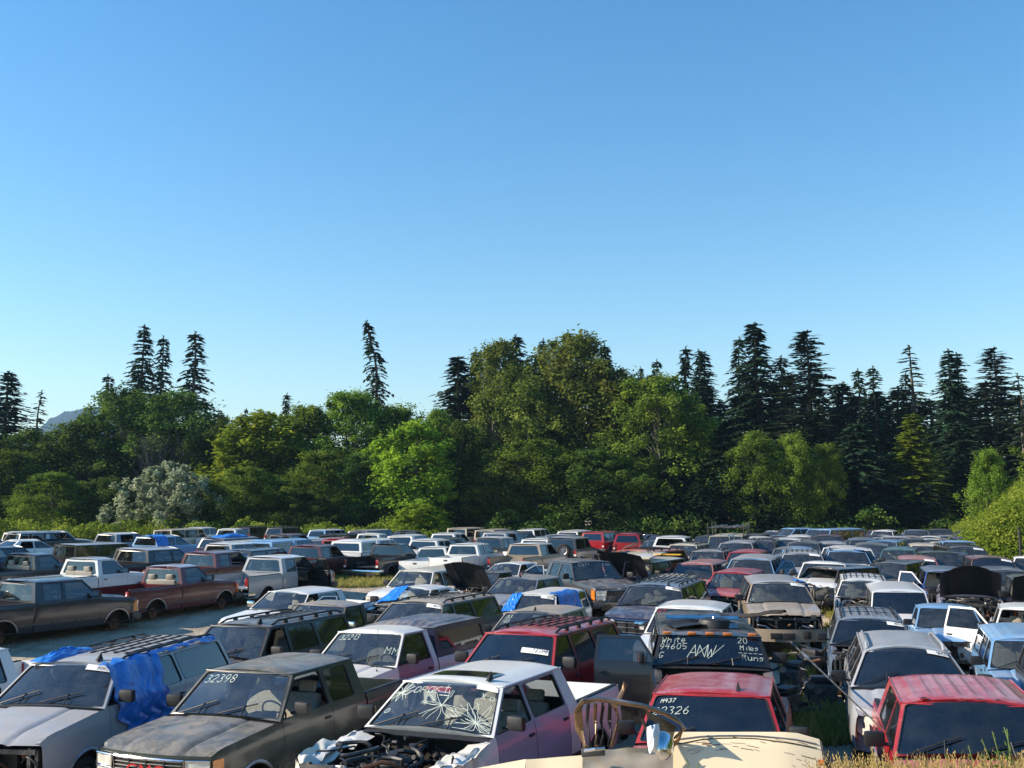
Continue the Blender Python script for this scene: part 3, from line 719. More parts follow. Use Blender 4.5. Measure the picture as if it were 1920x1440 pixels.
def strokes(mb, q, b, text, u, v, hm, mat=CHALK, slant=.15, wd=.008, gap=1.55, jit=.06, seed=1):
    """hm: glyph height in metres; (u,v) lower-left on the panel"""
    rnd = random.Random(seed + len(text)); W = (q[1] - q[0]).length; H = (q[3] - q[0]).length; x = 0
    for ch in text:
        if ch != ' ' and ch in G:
            for st in G[ch].split(';'):
                P = [(int(p[0]) / 6 * hm, int(p[1]) / 6 * hm) for p in st.split()]
                P = [(x + a + slant * c_ + rnd.gauss(0, jit * .05 * hm), c_ + rnd.gauss(0, jit * .25 * hm)) for a, c_ in P]
                pts3 = [bil(q, u + a / W, v + c_ / H, b, .004) for a, c_ in P]
                nn = (q[1] - q[0]).cross(q[3] - q[0]).normalized()
                for p0, p1 in zip(pts3, pts3[1:]):
                    d = (p1 - p0)
                    if d.length < 1e-5: continue
                    sd_ = d.normalized().cross(nn) * wd / 2; e = d.normalized() * wd * .4
                    mb.add([p0 - sd_ - e, p1 - sd_ + e, p1 + sd_ + e, p0 + sd_ - e], [(0, 1, 2, 3)], mat, lambda c_: nn)
        x += hm * .67 * gap * (.5 if ch in ' I1il' else 1)
def text_mesh(txt, size):
    cu = bpy.data.curves.new('lettering', 'FONT'); cu.body = txt; cu.size = size; cu.align_x = 'CENTER'; cu.align_y = 'CENTER'
    o = bpy.data.objects.new('lettering', cu); COL.objects.link(o)
    bpy.context.view_layer.update()
    me = bpy.data.meshes.new_from_object(o.evaluated_get(bpy.context.evaluated_depsgraph_get()))
    bpy.data.objects.remove(o); return me

def cells_for(c, spec):
    """spec: list of (kind, door index, fraction end) along belt from windshield to rear"""
    out = []; L = c.xw0 - c.xr0; Lt = c.xw1 - c.xr1; xb, xt = c.xw0, c.xw1
    for (kind, di, xb1) in spec:
        fr = (c.xw0 - xb1) / L; xt1 = min(c.xw1, max(c.xr1, xb1 + .06)) if fr < .999 else c.xr1
        if fr >= .999: xb1 = c.xr0
        out.append((xb, xt, xb1, xt1, kind, di)); xb, xt = xb1, xt1
    return out
def mk(name, cellspec, **k):
    c = Car(name, **k); c.cells = cells_for(c, cellspec); return c
K = {}
base = dict(Rw=.37, zrock=.42, zbt=.66)
K['old_reg'] = mk('old_reg', [('door', 0, .02), ('solid', None, -9)], xf=2.45, xr=-2.6, W=.97, ax=(1.62, -1.5), zbelt=1.18, zhood=1.08, zbed=1.16, zre=1.70, yt=.745, xw0=1.05, xw1=.52, xr1=-.28, xr0=-.36, doors=[(1.0, -.2)], pickup=True, **base)
K['old_reg'].cells = [(1.05, .52, -.2, -.14, 'door', 0), (-.2, -.14, -.36, -.28, 'solid', None)]
K['old_ext'] = mk('old_ext', [('door', 0, 0)], xf=2.75, xr=-2.85, W=.98, ax=(1.9, -1.75), zbelt=1.2, zhood=1.1, zbed=1.18, zre=1.72, yt=.755, xw0=1.32, xw1=.78, xr1=-.72, xr0=-.82, doors=[(1.27, .08)], pickup=True, **base)
K['old_ext'].cells = [(1.32, .78, .08, .14, 'door', 0), (.08, .14, -.6, -.54, 'win', None), (-.6, -.54, -.82, -.72, 'solid', None)]
K['crew'] = mk('crew', [('door', 0, 0)], xf=2.85, xr=-2.85, W=1.0, ax=(1.85, -1.75), zbelt=1.32, zhood=1.18, zbed=1.28, zre=1.80, yt=.76, xw0=1.36, xw1=.72, xr1=-1.0, xr0=-1.12, doors=[(1.3, .26), (.25, -.8)], pickup=True, wsb=.1, **base)
K['crew'].cells = [(1.36, .72, .26, .28, 'door', 0), (.26, .28, -.8, -.74, 'door', 1), (-.8, -.74, -1.12, -1.0, 'solid', None)]
K['suv_l'] = mk('suv_l', [('door', 0, 0)], xf=2.6, xr=-2.6, W=.99, ax=(1.65, -1.42), zbelt=1.27, zhood=1.16, zre=1.76, yt=.74, xw0=1.22, xw1=.62, xr1=-2.35, xr0=-2.54, doors=[(1.12, .15), (.14, -.9)], wsb=.09, **base)
K['suv_l'].cells = [(1.22, .62, .15, .18, 'door', 0), (.15, .18, -.9, -.82, 'door', 1), (-.9, -.82, -2.54, -2.35, 'win', None)]
K['suv_m'] = mk('suv_m', [('door', 0, 0)], xf=2.25, xr=-2.25, W=.89, ax=(1.4, -1.3), zbelt=1.08, zhood=1.0, zre=1.58, yt=.67, xw0=.98, xw1=.46, xr1=-2.02, xr0=-2.18, doors=[(.9, -.02), (-.03, -.95)], wsb=.08, Rw=.35, zrock=.38, zbt=.6)
K['suv_m'].cells = [(.98, .46, -.02, .01, 'door', 0), (-.02, .01, -.95, -.86, 'door', 1), (-.95, -.86, -2.18, -2.02, 'win', None)]
K['cross'] = mk('cross', [('door', 0, 0)], xf=2.5, xr=-2.5, W=.99, ax=(1.6, -1.45), zbelt=1.2, zhood=1.02, zre=1.66, yt=.68, xw0=1.3, xw1=.5, xr1=-2.1, xr0=-2.4, doors=[(1.15, .1), (.09, -.95)], wsb=.13, boxy=False, pf=.2, clad=True, Rw=.36, zrock=.34, zbt=.55)
K['cross'].cells = [(1.3, .5, .1, .14, 'door', 0), (.1, .14, -.95, -.85, 'door', 1), (-.95, -.85, -2.4, -2.1, 'win', None)]
K['van'] = mk('van', [('door', 0, 0)], xf=2.4, xr=-2.45, W=.95, ax=(1.5, -1.4), zbelt=1.1, zhood=.98, zre=1.64, yt=.72, xw0=1.55, xw1=.72, xr1=-2.25, xr0=-2.4, doors=[(1.2, .2), (.19, -.85)], wsb=.12, boxy=False, pf=.16, Rw=.32, zrock=.32, zbt=.55)
K['van'].cells = [(1.55, .72, .2, .24, 'door', 0), (.2, .24, -.85, -.78, 'door', 1), (-.85, -.78, -2.4, -2.25, 'win', None)]
K['sedan'] = mk('sedan', [('door', 0, 0)], xf=2.35, xr=-2.35, W=.88, ax=(1.45, -1.3), zbelt=.95, zhood=.82, zre=1.34, yt=.60, xw0=.98, xw1=.28, xr1=-.85, xr0=-1.45, trunk=.97, doors=[(.85, -.12), (-.13, -.98)], wsb=.1, boxy=False, pf=.18, Rw=.31, zrock=.28, zbt=.5)
K['sedan'].cells = [(.98, .28, -.12, -.1, 'door', 0), (-.12, -.1, -.98, -.75, 'door', 1), (-.98, -.75, -1.45, -.85, 'solid', None)]
K['small'] = mk('small', [('door', 0, 0)], xf=1.85, xr=-1.75, W=.82, ax=(1.15, -1.05), zbelt=1.06, zhood=.98, zre=1.56, yt=.66, xw0=.72, xw1=.36, xr1=-1.62, xr0=-1.7, doors=[(.66, -.3)], wsb=.05, Rw=.34, zrock=.42, zbt=.6)
K['small'].cells = [(.72, .36, -.3, -.27, 'door', 0), (-.3, -.27, -1.7, -1.62, 'win', None)]
K['bigvan'] = mk('bigvan', [('door', 0, 0)], xf=2.6, xr=-2.8, W=1.0, ax=(1.75, -1.5), zbelt=1.25, zhood=1.12, zre=1.92, yt=.84, xw0=1.6, xw1=1.05, xr1=-2.7, xr0=-2.78, doors=[(1.4, .4)], wsb=.08, Rw=.37, zrock=.42, zbt=.66)
K['bigvan'].cells = [(1.6, 1.05, .4, .44, 'door', 0), (.4, .44, -1.2, -1.15, 'win', None), (-1.2, -1.15, -2.78, -2.7, 'win', None)]

CC = dict(white=(.72, .72, .70), cream=(.60, .53, .40), silver=(.34, .35, .37), grey=(.15, .155, .16), dgrey=(.04, .042, .047), black=(.012, .012, .014), navy=(.012, .02, .055), blue=(.03, .08, .26), sky=(.16, .33, .55), red=(.36, .012, .02), wine=(.085, .005, .012), brick=(.10, .02, .02), maroon=(.045, .008, .012),
          green=(.02, .045, .035), gmc=(.018, .028, .026), orange=(.50, .13, .045), tan=(.32, .26, .19), purple=(.30, .20, .26), pink=(.42, .16, .14), teal=(.03, .12, .14), lilac=(.30, .30, .40), gold=(.30, .25, .16), bluegrey=(.10, .14, .2), palegreen=(.2, .26, .2))
K['truck'] = mk('truck', [('door', 0, 0)], xf=2.3, xr=-2.8, W=1.03, ax=(1.5, -1.7), zbelt=1.42, zhood=1.22, zre=1.87, yt=.86, xw0=1.3, xw1=.98, xr1=-2.6, xr0=-2.72, doors=[(1.2, .2)], wsb=.06, Rw=.37, zrock=.42, zbt=.66)
K['truck'].cells = [(1.3, .98, .2, .24, 'door', 0), (.2, .24, -1.2, -1.15, 'win', None), (-1.2, -1.15, -2.72, -2.6, 'win', None)]
for nm_, src, xr_, ax_ in (('ext_short', 'old_ext', -2.2, -1.35), ('crew_short', 'crew', -2.2, -1.45)):
    s_ = K[src]; kw = {k: v for k, v in s_.__dict__.items() if k not in ('name', 'xe', 'xq', 'Ra', 'yb', 'cells')}
    kw['xr'] = xr_; kw['ax'] = (s_.ax[0], ax_); K[nm_] = Car(nm_, **kw); K[nm_].cells = s_.cells
s_ = K['old_ext']; kw = {k: v for k, v in s_.__dict__.items() if k not in ('name', 'xe', 'xq', 'Ra', 'yb', 'cells')}
kw.update(xr=-1.3, ax=(1.9, -6), pickup=False, doors=[(1.27, .08)]); K['wreck'] = Car('wreck', **kw); K['wreck'].cells = s_.cells
PLACED = []
VEH = 'scrapped vehicles parked in rows in the yard'
def vehicle(kind, px, py, face, axis, col, opts='', label='', cat=None, dust=.6, name=None, roofcol=None, scale=1.0, doorcol=None, canopycol=None, text=None, sticker=None, loc=None, interior=BEIGE):
    c = K[kind]; o = set(opts.split()); ztop = c.zre + .03
    drop = 0 if 'wheels' in o else (c.Rw - .17)
    lift = 0
    for q in o:
        if q.startswith('lift'): lift = float(q[4:])
    axis = math.degrees(math.atan(math.tan(R(axis)) * .8)) if axis < 55 else axis - 8
    H = R(axis + (180 if face == 'F' else 0)); rz = math.pi / 2 - H
    anchor = Vector((c.xw1 + c.wsb * .7, 0, ztop)) if face == 'F' else Vector((c.xr1, 0, ztop))
    anchor *= scale; zoff = -drop * scale + lift
    if loc is None:
        M = Matrix.Rotation(rz, 3, 'Z'); g = 0
        for _ in range(10): L = at(px, py, anchor.z + zoff + g) - M @ anchor; g = .5 * g + .5 * rise(L.x, L.y)
        L.z = zoff + g
    else: L = Vector(loc)
    nm = name or {'old_reg': 'pickup_truck', 'old_ext': 'pickup_truck', 'crew': 'pickup_truck', 'suv_l': 'suv', 'suv_m': 'suv', 'cross': 'suv', 'van': 'minivan', 'sedan': 'sedan', 'small': 'small_suv', 'bigvan': 'van', 'truck': 'van', 'ext_short': 'pickup_truck', 'wreck': 'pickup_wreck', 'crew_short': 'pickup_truck'}[kind]
    cat = cat or {'pickup_wreck': 'wreck', 'pickup_truck': 'pickup', 'suv': 'suv', 'minivan': 'van', 'sedan': 'car', 'small_suv': 'suv', 'van': 'van'}.get(nm, 'car')
    root = empty(nm, L, rz); root.scale = (scale,) * 3
    
    if zoff < 0 or True: t_ = random.Random(int(px * 13 + py)); nr_ = face == 'F' and L.y < 21 and axis > 10; root.rotation_euler = (R(t_.uniform(1.0, 1.9)) if nr_ else R(t_.uniform(-1.1, 1.1)), R(t_.uniform(-.6, .6)), rz)
    root['label'] = label; root['category'] = cat; root['group'] = VEH
    D = L.to_2d().length; near = D < 27; mid = D < 48
    PLACED.append((root, c, scale))
    rc = CC[col] if isinstance(col, str) else col
    if face == 'R': dust *= .3
    color = (*rc, dust); rcol = (*(CC[roofcol] if isinstance(roofcol, str) else (roofcol or rc)), dust)
    part = lambda n_, me, par=root, cl=color: obj(n_, me, par, cl)
    body = part('body', m_body(c, o))
    part('underbody', m_under(c, o))
    rnd = random.Random(int(px * 7 + py * 3))
    gl = TINT if 'tint' in o or rnd.random() < .35 else SGLASS
    hd = None
    if 'nohood' not in o:
        hd = part('hood', m_hood(c, o))
        if 'hoodup' in o:
            piv = Vector((c.xw0 + .12, 0, c.zbelt)); hd.matrix_local = Matrix.Translation(piv) @ Matrix.Rotation(R(-58), 4, 'Y') @ Matrix.Translation(-piv)
    if o & {'nohood', 'hoodup', 'nofront', 'nogrille'} and D < 60: part('engine', m_engine(c, rnd.randint(0, 3), 'nohood' in o or 'hoodup' in o))
    if 'cutroof' not in o:
        part('roof', m_roof(c, o), root, rcol)
        if 'nows' not in o:
            q = c.wsq(); part('windshield', cached((c.name, 'ws', 'tint' in o), lambda: pane(q, hole_of(q, .055, .055, .03, .035), TINT if 'tint' in o else GLASS, c.wsb).mesh('windshield')))
        if 'norw' not in o:
            q = c.rwq(); part('rear_window', cached((c.name, 'rw', gl.name), lambda: pane(q, hole_of(q, .13, .13, .05 if not c.trunk else .03, .07), gl, .03).mesh('rear_window')))
        for sg in (-1, 1):
            for k, cell in enumerate(c.cells):
                if cell[4] == 'win' and 'nosw' not in o: part('side_window', cached((c.name, 'sw', k, sg, gl.name), lambda: pane(c.cellq(cell, sg), c.cellhole(cell, sg), gl).mesh('side_window')))
    for i, (d0, d1) in enumerate(c.doors):
        for sg in (-1, 1):
            tagd = ('L' if sg > 0 else 'R') + str(i)
            if 'no' + tagd in o or 'cutroof' in o and i == 0 and sg < 0: continue
            dc = color if not doorcol or sg < 0 else (*CC[doorcol], dust)
            d = part('door', m_door(c, i, sg, o), root, dc)
            if 'open' + tagd in o:
                piv = Vector((d0, sg * c.W * .95, 0)); d.matrix_local = Matrix.Translation(piv) @ Matrix.Rotation(R(-sg * (86 if 'wideopen' in o else rnd.uniform(48, 68))), 4, 'Z') @ Matrix.Translation(-piv)
            if 'nodg' not in o and not (rnd.random() < .15 and D > 20):
                for k, cell in enumerate(c.cells):
                    if cell[4] == 'door' and cell[5] == i: obj('window', cached((c.name, 'dw', k, sg, gl.name), lambda: pane(c.cellq(cell, sg), c.cellhole(cell, sg), gl).mesh('window')), d)
            if mid: obj('handle', m_handle(c, i, sg), d)
            if i == 0 and mid and not 'nomir' in o: 
                obj('mirror', m_mirror(c, sg, CHROME if 'chmir' in o else BLACK), d, color)
    if 'nofront' not in o:
        st = 'swoop' if not c.boxy else ('stack' if 'stack' in o else 'rect')
        if 'nogrille' not in o: part('grille', m_grille(c, 'bars' if 'stack' in o else ('chrome' if c.boxy else 'paint')))
        if 'nolamp' not in o:
            for sg in (-1, 1): part('headlight', m_lamp(c, sg, st))
    if 'nobump' not in o: part('front_bumper', m_bumper(c, CHROME if 'chb' in o else (PAINT if not c.boxy or 'pb' in o else STEEL)))
    if 'norb' not in o: part('rear_bumper', m_bumper(c, CHROME if c.pickup else (PAINT if not c.boxy else STEEL), True))
    for sg in (-1, 1): part('tail_light', m_tail(c, sg))
    if c.pickup and 'notg' not in o: part('tailgate', m_tailgate(c, o))
    for ax in c.ax:
        for sg in (-1, 1):
            if 'wheels' in o or (rnd.random() < .2 and 0):
                wm, tm = m_wheel(c, sg, ax); wh = part('wheel', wm); wh.location = (ax, sg * (c.W - .07), c.Rw); obj('tyre', tm, wh)
            else:
                wh = part('wheel_hub', m_wheel(c, sg, ax, True)); wh.location = (ax, sg * (c.W - .07), c.Rw)
    if 'cutroof' not in o and mid:
        zs = c.zrock + .05; xs = c.xw0 - 1.15; it = interior
        if c.pickup and len(c.doors) == 1:
            s_ = part('bench_seat', m_seat(1.3, it)); s_.location = (xs + .12, 0, zs)
        else:
            for y in (-.38, .38): s_ = part('seat', m_seat(.5, it)); s_.location = (xs, y, zs)
            s_ = part('bench_seat', m_seat(1.25, it)); s_.location = (max(xs - .95, c.xr0 + .55), 0, zs)
        part('dashboard', m_dash(c)); part('steering_wheel', m_steer(c))
    if 'rack' in o: part('roof_rack', m_rack(c, 5))
    if 'rack2' in o: part('roof_rack', m_rack(c, 2))
    if 'fin' in o: part('roof_rail', m_finrail(c))
    if 'shark' in o: part('roof_antenna', m_sharkfin(c, .0 if not 'sy' in o else .35))
    if 'ant' in o: part('antenna', m_antenna(c))
    if near and face == 'F' and 'nows' not in o and 'cutroof' not in o:
        part('wiper', m_wiper(c, -.4)); part('wiper', m_wiper(c, -.02))
    if 'canopy' in o or 'ribcanopy' in o:
        part('canopy', m_canopy(c, 'ribcanopy' in o), root, (*(CC[canopycol] if canopycol else rc), dust))
    q = c.wsq()
    if text:
        for k, t in enumerate(text):
            mb = MB(); strokes(mb, q, c.wsb, *t[:4], **(t[4] if len(t) > 4 else {}), seed=k)
            part('windshield_writing', mb.mesh('writing', smooth=False))
    if sticker is not None:
        mb = MB(); u0, v0, u1, v1 = sticker[1] if len(sticker) > 1 else (.70, .80, .93, .93)
        mb.grid(lambda u, v: bil(q, u0 + (u1 - u0) * u, v0 + (v1 - v0) * v, c.wsb, .003), 4, 1, WHITE)
        st = part('sticker', mb.mesh('sticker'))
        if sticker[0]:
            W = (q[1] - q[0]).length * (u1 - u0); me = text_mesh(sticker[0], W * .23)
            xd = (q[1] - q[0]).normalized(); yd = (q[3] - q[0]).normalized(); ce = bil(q, (u0 + u1) / 2, (v0 + v1) / 2, c.wsb, .006)
            nn = xd.cross(yd)
            me.transform(Matrix(((xd.x, yd.x, nn.x, ce.x), (xd.y, yd.y, nn.y, ce.y), (xd.z, yd.z, nn.z, ce.z), (0, 0, 0, 1))))
            tl = (bil(q, u1, .9, c.wsb) - bil(q, u0, .9, c.wsb))
            me.materials.clear(); me.materials.append(INK); obj('lettering', me, st)
    return root
RELAX=1
# ------------------------------------------------------------------ the yard, vehicle by vehicle
V = vehicle
# front ranks, noses towards the camera
suvN1 = V('suv_l', 140, 1238, 'F', 15, 'silver', 'rack nogrille nolamp pb sy shark wheels', 'silver suv at the lower left without grille, blue tarp over its driver door', sticker=('39756604x', (.70, .82, .95, .95)), dust=.75, interior=FABRIC)
GMCT = V('ext_short', 468, 1258, 'F', 28, 'gmc', 'stack chb nodg wheels lift.04', 'dark green extended cab pickup with a dusty hood and red letters in its black grille', text=[('32398', .10, .70, .13)], dust=.85)
V('crew', 850, 1281, 'F', 33, 'white', 'nohood nofront nobump crumple wheels nodg', 'white crew cab pickup with its whole front torn off and a cracked windshield', dust=.5, doorcol='lilac',  # lilac doors: pinkish shade and red reflection put into their colour
  text=[('C', .11, .66, .22, dict(gap=1.1)), ('opart', .22, .70, .14, dict(gap=1.4)), ('X o', .84, .68, .09), ('o', .08, .28, .10)], sticker=('', (.78, .86, .97, .97)))
V('old_reg', 694, 1198, 'F', 32, 'white', 'ribcanopy nogrille nolamp ant wheels', 'white pickup with purplish side and a dark ribbed canopy on its bed', doorcol='purple', canopycol='navy', dust=.8, text=[('32213', .12, .72, .12), ('MM', .82, .35, .16)])
V('suv_m', 975, 1201, 'F', 34, 'red', 'rack wheels tint', 'red suv with a black slatted roof rack and a white sticker low on its windshield', dust=.35, sticker=('34421194', (.62, .42, .93, .56)), scale=1.1)
V('suv_m', 447, 1184, 'F', 28, 'black', 'rack2 shark sy ribs wheels', 'black suv with ribbed roof behind the dark green pickup', dust=.6, scale=1.08)
V('old_reg', 600, 1134, 'F', 30, 'black', 'chmir', 'black pickup with a dusty grey roof beside the black ribbed-roof suv', roofcol='grey', dust=1.0)
V('crew', 563, 1110, 'F', 30, 'white', 'openL0 chmir', 'white pickup with its driver door swung open, chalk marks high on its windshield', text=[('27', .12, .74, .12), ('E', .7, .74, .1)], dust=.5, scale=.93)
V('suv_l', 780, 1137, 'F', 29, 'dgrey', 'rack2 ribs wheels', 'dark grey suv with dusty ribbed roof and tall rear side window, left of centre', roofcol='tan', dust=1.0, sticker=('38736156', (.72, .80, .98, .96)), scale=.97)
T783 = V('sedan', 783, 1099, 'F', 30, 'white', 'nohood nogrille nolamp openL0', 'white car with blue tarp across its windshield and an open door arch', dust=.5, scale=1.1)
V('suv_m', 805, 1081, 'F', 32, 'white', 'nodg', 'long white suv with brown-tinted roof and empty side windows above the tarped white car', roofcol='cream', dust=.5, scale=1.05)
V('old_reg', 905, 1083, 'F', 40, 'black', 'hoodup nogrille', 'black pickup with its hood raised between the long white suv and the grey double cab', dust=.5, scale=.92)
T968 = V('suv_m', 968, 1110, 'F', 28, 'white', 'nogrille', 'white suv with a blue tarp along its side and a windshield sticker', sticker=('46195596', (.68, .82, .95, .95)), dust=.9)
V('crew', 1000, 1146, 'F', 28, 'grey', 'shark', 'grey double cab pickup with bare dusty roof behind the red suv', roofcol='tan', dust=.9, text=[('33', .1, .7, .1), ('50', .1, .5, .1)], scale=.95)
V('crew', 1000, 1081, 'F', 35, 'bluegrey', 'shark', 'blue-grey double cab pickup left of the truck with an open purple door', roofcol='grey', dust=.8, scale=.93)
V('sedan', 975, 1066, 'F', 35, 'white', 'openL0', 'low white car with an arched door frame standing open above the blue-grey double cab', dust=.4)
V('old_ext', 1106, 1060, 'F', -30, 'dgrey', 'stack openL0 norb pb', 'dark heavy pickup turned to the right with its purple door hanging open', doorcol='purple', dust=.6, text=[('VC071', .08, .76, .13), ('AJ08', .72, .76, .1)], scale=1.08)
V('old_ext', 1290, 1138, 'F', 24, 'white', 'wheels chmir', 'white pickup with red scrawl in the corner of its windshield', dust=.15, text=[('NT', .05, .75, .13, dict(mat=REDINK)), ('II', .04, .62, .1, dict(mat=REDINK))])
V('suv_l', 1240, 1112, 'F', 27, 'navy', 'shark sy rack2 wheels', 'dark blue suv with a yellow stick leaning inside its windshield', roofcol='bluegrey', dust=.4, sticker=('61738886', (.72, .82, .98, .96)))
V('suv_m', 1268, 1089, 'F', 22, 'white', 'rack2 nogrille tint', 'cream roofed suv with roof rails behind the dark blue suv', roofcol='cream', dust=.6)
JUNK = V('truck', 1330, 1203, 'F', 9, 'black', 'wheels nohood nofront nobump openR0 wideopen tint', 'black van scrawled with white and yellow writing across its windshield, junk piled on its roof', dust=.35,
  text=[('White', .04, .74, .10), ('94605', .03, .52, .10), ('G', .04, .24, .10), ('ANW', .29, .26, .22, dict(slant=.3, gap=1.05, wd=.010)), ('//', .33, .2, .26, dict(slant=.5, gap=1.6)), ('20', .76, .76, .10), ('Miles', .77, .53, .085), ('_____', .75, .43, .085), ('Runs', .77, .20, .095)])
V('ext_short', 1338, 1302, 'F', 20, 'red', 'shark sy tint wheels', 'red pickup with five chalked digits on its dark windshield', dust=.35, text=[('22326', .05, .56, .11), ('M437', .09, .8, .06), ('o', .66, .12, .11)], scale=.98)
V('cross', 1705, 1237, 'F', 21, 'silver', 'fin wheels nobump tint', 'silver crossover with roof rails and large headlights at the lower right', dust=.5, sticker=('61776683', (.72, .84, .95, .95)))
REDR = V('crew_short', 1826, 1318, 'F', 20, 'red', 'tint ribs', 'red pickup with ribbed roof and roof lamp holes at the right edge', dust=.4, text=[('C', .95, .68, .1), ('M', .9, .45, .12)], scale=1.04)
V('suv_l', 1632, 1163, 'F', 21, 'bluegrey', 'rack2 ribs nohood nofront nobump tint', 'blue-grey suv with peeling ribbed roof and stripped front behind the silver crossover', dust=.7, sticker=('13800146', (.74, .78, .98, .92)), scale=.95)
V('old_reg', 1738, 1132, 'F', 20, 'sky', 'nofront nobump', 'light blue pickup with a light blue hood and no grille', dust=.2, scale=.9)
V('bigvan', 1685, 1106, 'F', 20, 'white', 'tint', 'white van roof with a very dark windshield behind the peeling ribbed-roof suv', dust=.15, scale=.86)
V('suv_l', 1650, 1088, 'F', 22, 'white', 'rack2 nohood nogrille', 'white suv with steering wheel showing through its windshield, left of the dark-windshield white van', dust=.4, scale=.93)
BEIGE_W = V('suv_l', 1460, 1093, 'F', 12, 'tan', 'nogrille nolamp nofront nobump wheels', 'battered beige suv with buckled hood and crushed left front corner', dust=.5, sticker=('10321746', (.72, .82, .97, .96)), roofcol='silver', text=[('o', .05, .1, .12)])
V('suv_m', 1367, 1070, 'F', 28, 'red', 'nogrille nobump', 'red suv with crumpled front right of the cream roofed suv', dust=.4, scale=1.0)
V('sedan', 1845, 1086, 'F', 25, 'lilac', 'hoodup nofront nobump', 'grey-lilac car with a buckled hood near the right edge', dust=.4, scale=1.1, text=[('RM', .4, .5, .12)])
V('suv_m', 1800, 1074, 'F', 22, 'blue', 'nohood nofront nobump nows openR0', 'blue suv without windshield or hood, its light blue door frame open', doorcol='sky', roofcol='bluegrey', dust=.3)
V('van', 1836, 1050, 'F', 24, 'maroon', 'tint', 'maroon minivan parked against the bramble bank', roofcol='wine', dust=.6, sticker=('', (.70, .84, .95, .96)))
V('old_ext', 1895, 1152, 'F', 30, 'white', 'nohood nofront nobump nows openR0 nodg', 'stripped white pickup at the right edge with its white door hanging wide open', dust=.4)
V('suv_m', 1935, 1210, 'F', 24, 'sky', '', 'light blue vehicle corner cut off by the right edge', dust=.3)
V('old_reg', 1915, 1052, 'F', 30, 'white', '', 'white vehicle with a red stripe at the right edge above the stripped pickup', dust=.4)
V('small', 1918, 1082, 'F', 26, 'black', 'hoodup', 'black small suv with big raised black hood at the right edge', dust=.2, scale=1.15)
# middle of the yard
V('suv_l', 1206, 1031, 'F', 47, 'orange', 'rack2 tint', 'orange-roofed long suv with white window frames in the middle of the yard', dust=.3, doorcol='white')
HATCH = V('suv_l', 1200, 1062, 'F', 40, 'black', 'hoodup nogrille nosw', 'black suv with raised white hatch and yellow strip in front of the orange-roofed suv', dust=.4, scale=.95, roofcol='cream')
V('suv_m', 1322, 1054, 'F', 30, 'pink', '', 'suv with faded pink roof between the orange-roofed suv and the red crumpled one', dust=.4)
V('suv_m', 1360, 1034, 'F', 24, 'dgrey', 'rack2', 'charcoal suv with silver roof and roof rails left of the flatbed truck', roofcol='silver', dust=.6)
V('suv_m', 1322, 1020, 'F', 30, 'cream', 'rack2', 'cream suv behind the charcoal suv with silver roof', dust=.5)
V('crew', 1294, 1009, 'R', 26, 'white', 'norw', 'white crew cab with open dark back beside the cream suv', dust=.3)
RACKT = V('bigvan', 1390, 1009, 'F', 22, 'palegreen', '', 'pale flatbed truck with a pipe rack above its cab and raised hood', roofcol='cream', dust=.4, name='truck', cat='truck')
V('suv_l', 1425, 1020, 'F', 25, 'silver', '', 'silver suv at the right of the pale flatbed truck', dust=.4)
V('suv_m', 1432, 1036, 'F', 25, 'red', '', 'red roofed suv in front of the silver one beside the flatbed truck', dust=.5)
V('suv_l', 1432, 1046, 'F', 25, 'sky', 'openL0', 'pale blue suv with a door ajar behind the battered beige suv', dust=.6, roofcol='silver')
V('sedan', 1225, 1005, 'F', 60, 'navy', '', 'navy car in the shade furthest left of the dark cars under the trees', dust=.1)
V('sedan', 1248, 1006, 'F', 40, 'black', '', 'black car second from the left of the dark cars under the trees', dust=.1)
V('sedan', 1275, 1008, 'F', 30, 'navy', '', 'navy car in the shade just left of the open-backed white crew cab', dust=.1)
V('sedan', 1320, 1008, 'F', 50, 'blue', '', 'blue car in the shade just right of the open-backed white crew cab', dust=.1)
V('suv_m', 1350, 1005, 'F', 35, 'dgrey', '', 'dark grey suv in the shade left of the pipe rack', dust=.1)
V('sedan', 1252, 1014, 'F', 30, 'grey', '', 'grey rounded car behind the orange-roofed suv', dust=.6)
# left block, tails towards the camera
V('old_ext', 62, 1084, 'R', 34, (.016, .015, .024), 'ant', 'charcoal extended cab pickup seen from behind at the left edge of the dirt lane', dust=.25)
V('old_reg', 308, 1062, 'R', 31, 'wine', 'notg', 'dark red pickup with an empty bed beside the dirt lane', dust=.2, roofcol='lilac')
V('old_reg', 172, 1046, 'R', 28, 'white', '', 'weathered white pickup with black rear window frame behind the charcoal pickup', roofcol='silver', dust=.4, doorcol='bluegrey')
V('old_ext', 478, 1048, 'R', 28, 'silver', 'openR0 notg', 'pale grey pickup with open passenger door and no tailgate at the edge of the lane', dust=.25, roofcol='white')
V('old_ext', 618, 1021, 'R', 24, 'brick', '', 'brown-red pickup with a chrome strip across its tailgate', dust=.1)
V('old_reg', 737, 1019, 'R', 28, 'black', 'notg', 'black pickup with a bare tail between the brown-red pickup and the white ones', dust=.2)
V('old_reg', 803, 1026, 'R', 22, 'white', 'openR0 pb', 'small white pickup with red tail lamp and its passenger door open', dust=.15, scale=.9)
V('old_ext', 857, 1020, 'R', 27, 'white', 'wheels', 'clean white extended cab pickup on its wheels at the end of the left block', dust=.15, scale=.9)
V('crew', 692, 1014, 'R', 26, 'white', 'canopy', 'white canopied pickup behind the black tailless pickup', dust=.5)
V('old_ext', 75, 997, 'R', 40, 'white', 'canopy', 'long white pickup with a canopy at the far left', dust=.2)
V('crew', 182, 1001, 'R', 30, 'bluegrey', '', 'white-blue double cab pickup right of the long canopied pickup', roofcol='white', dust=.3)  # white pickup: blue sky shade put into the body colour
V('crew', 232, 1028, 'R', 30, 'black', '', 'black double cab pickup behind the weathered white pickup', roofcol='silver', dust=.2)
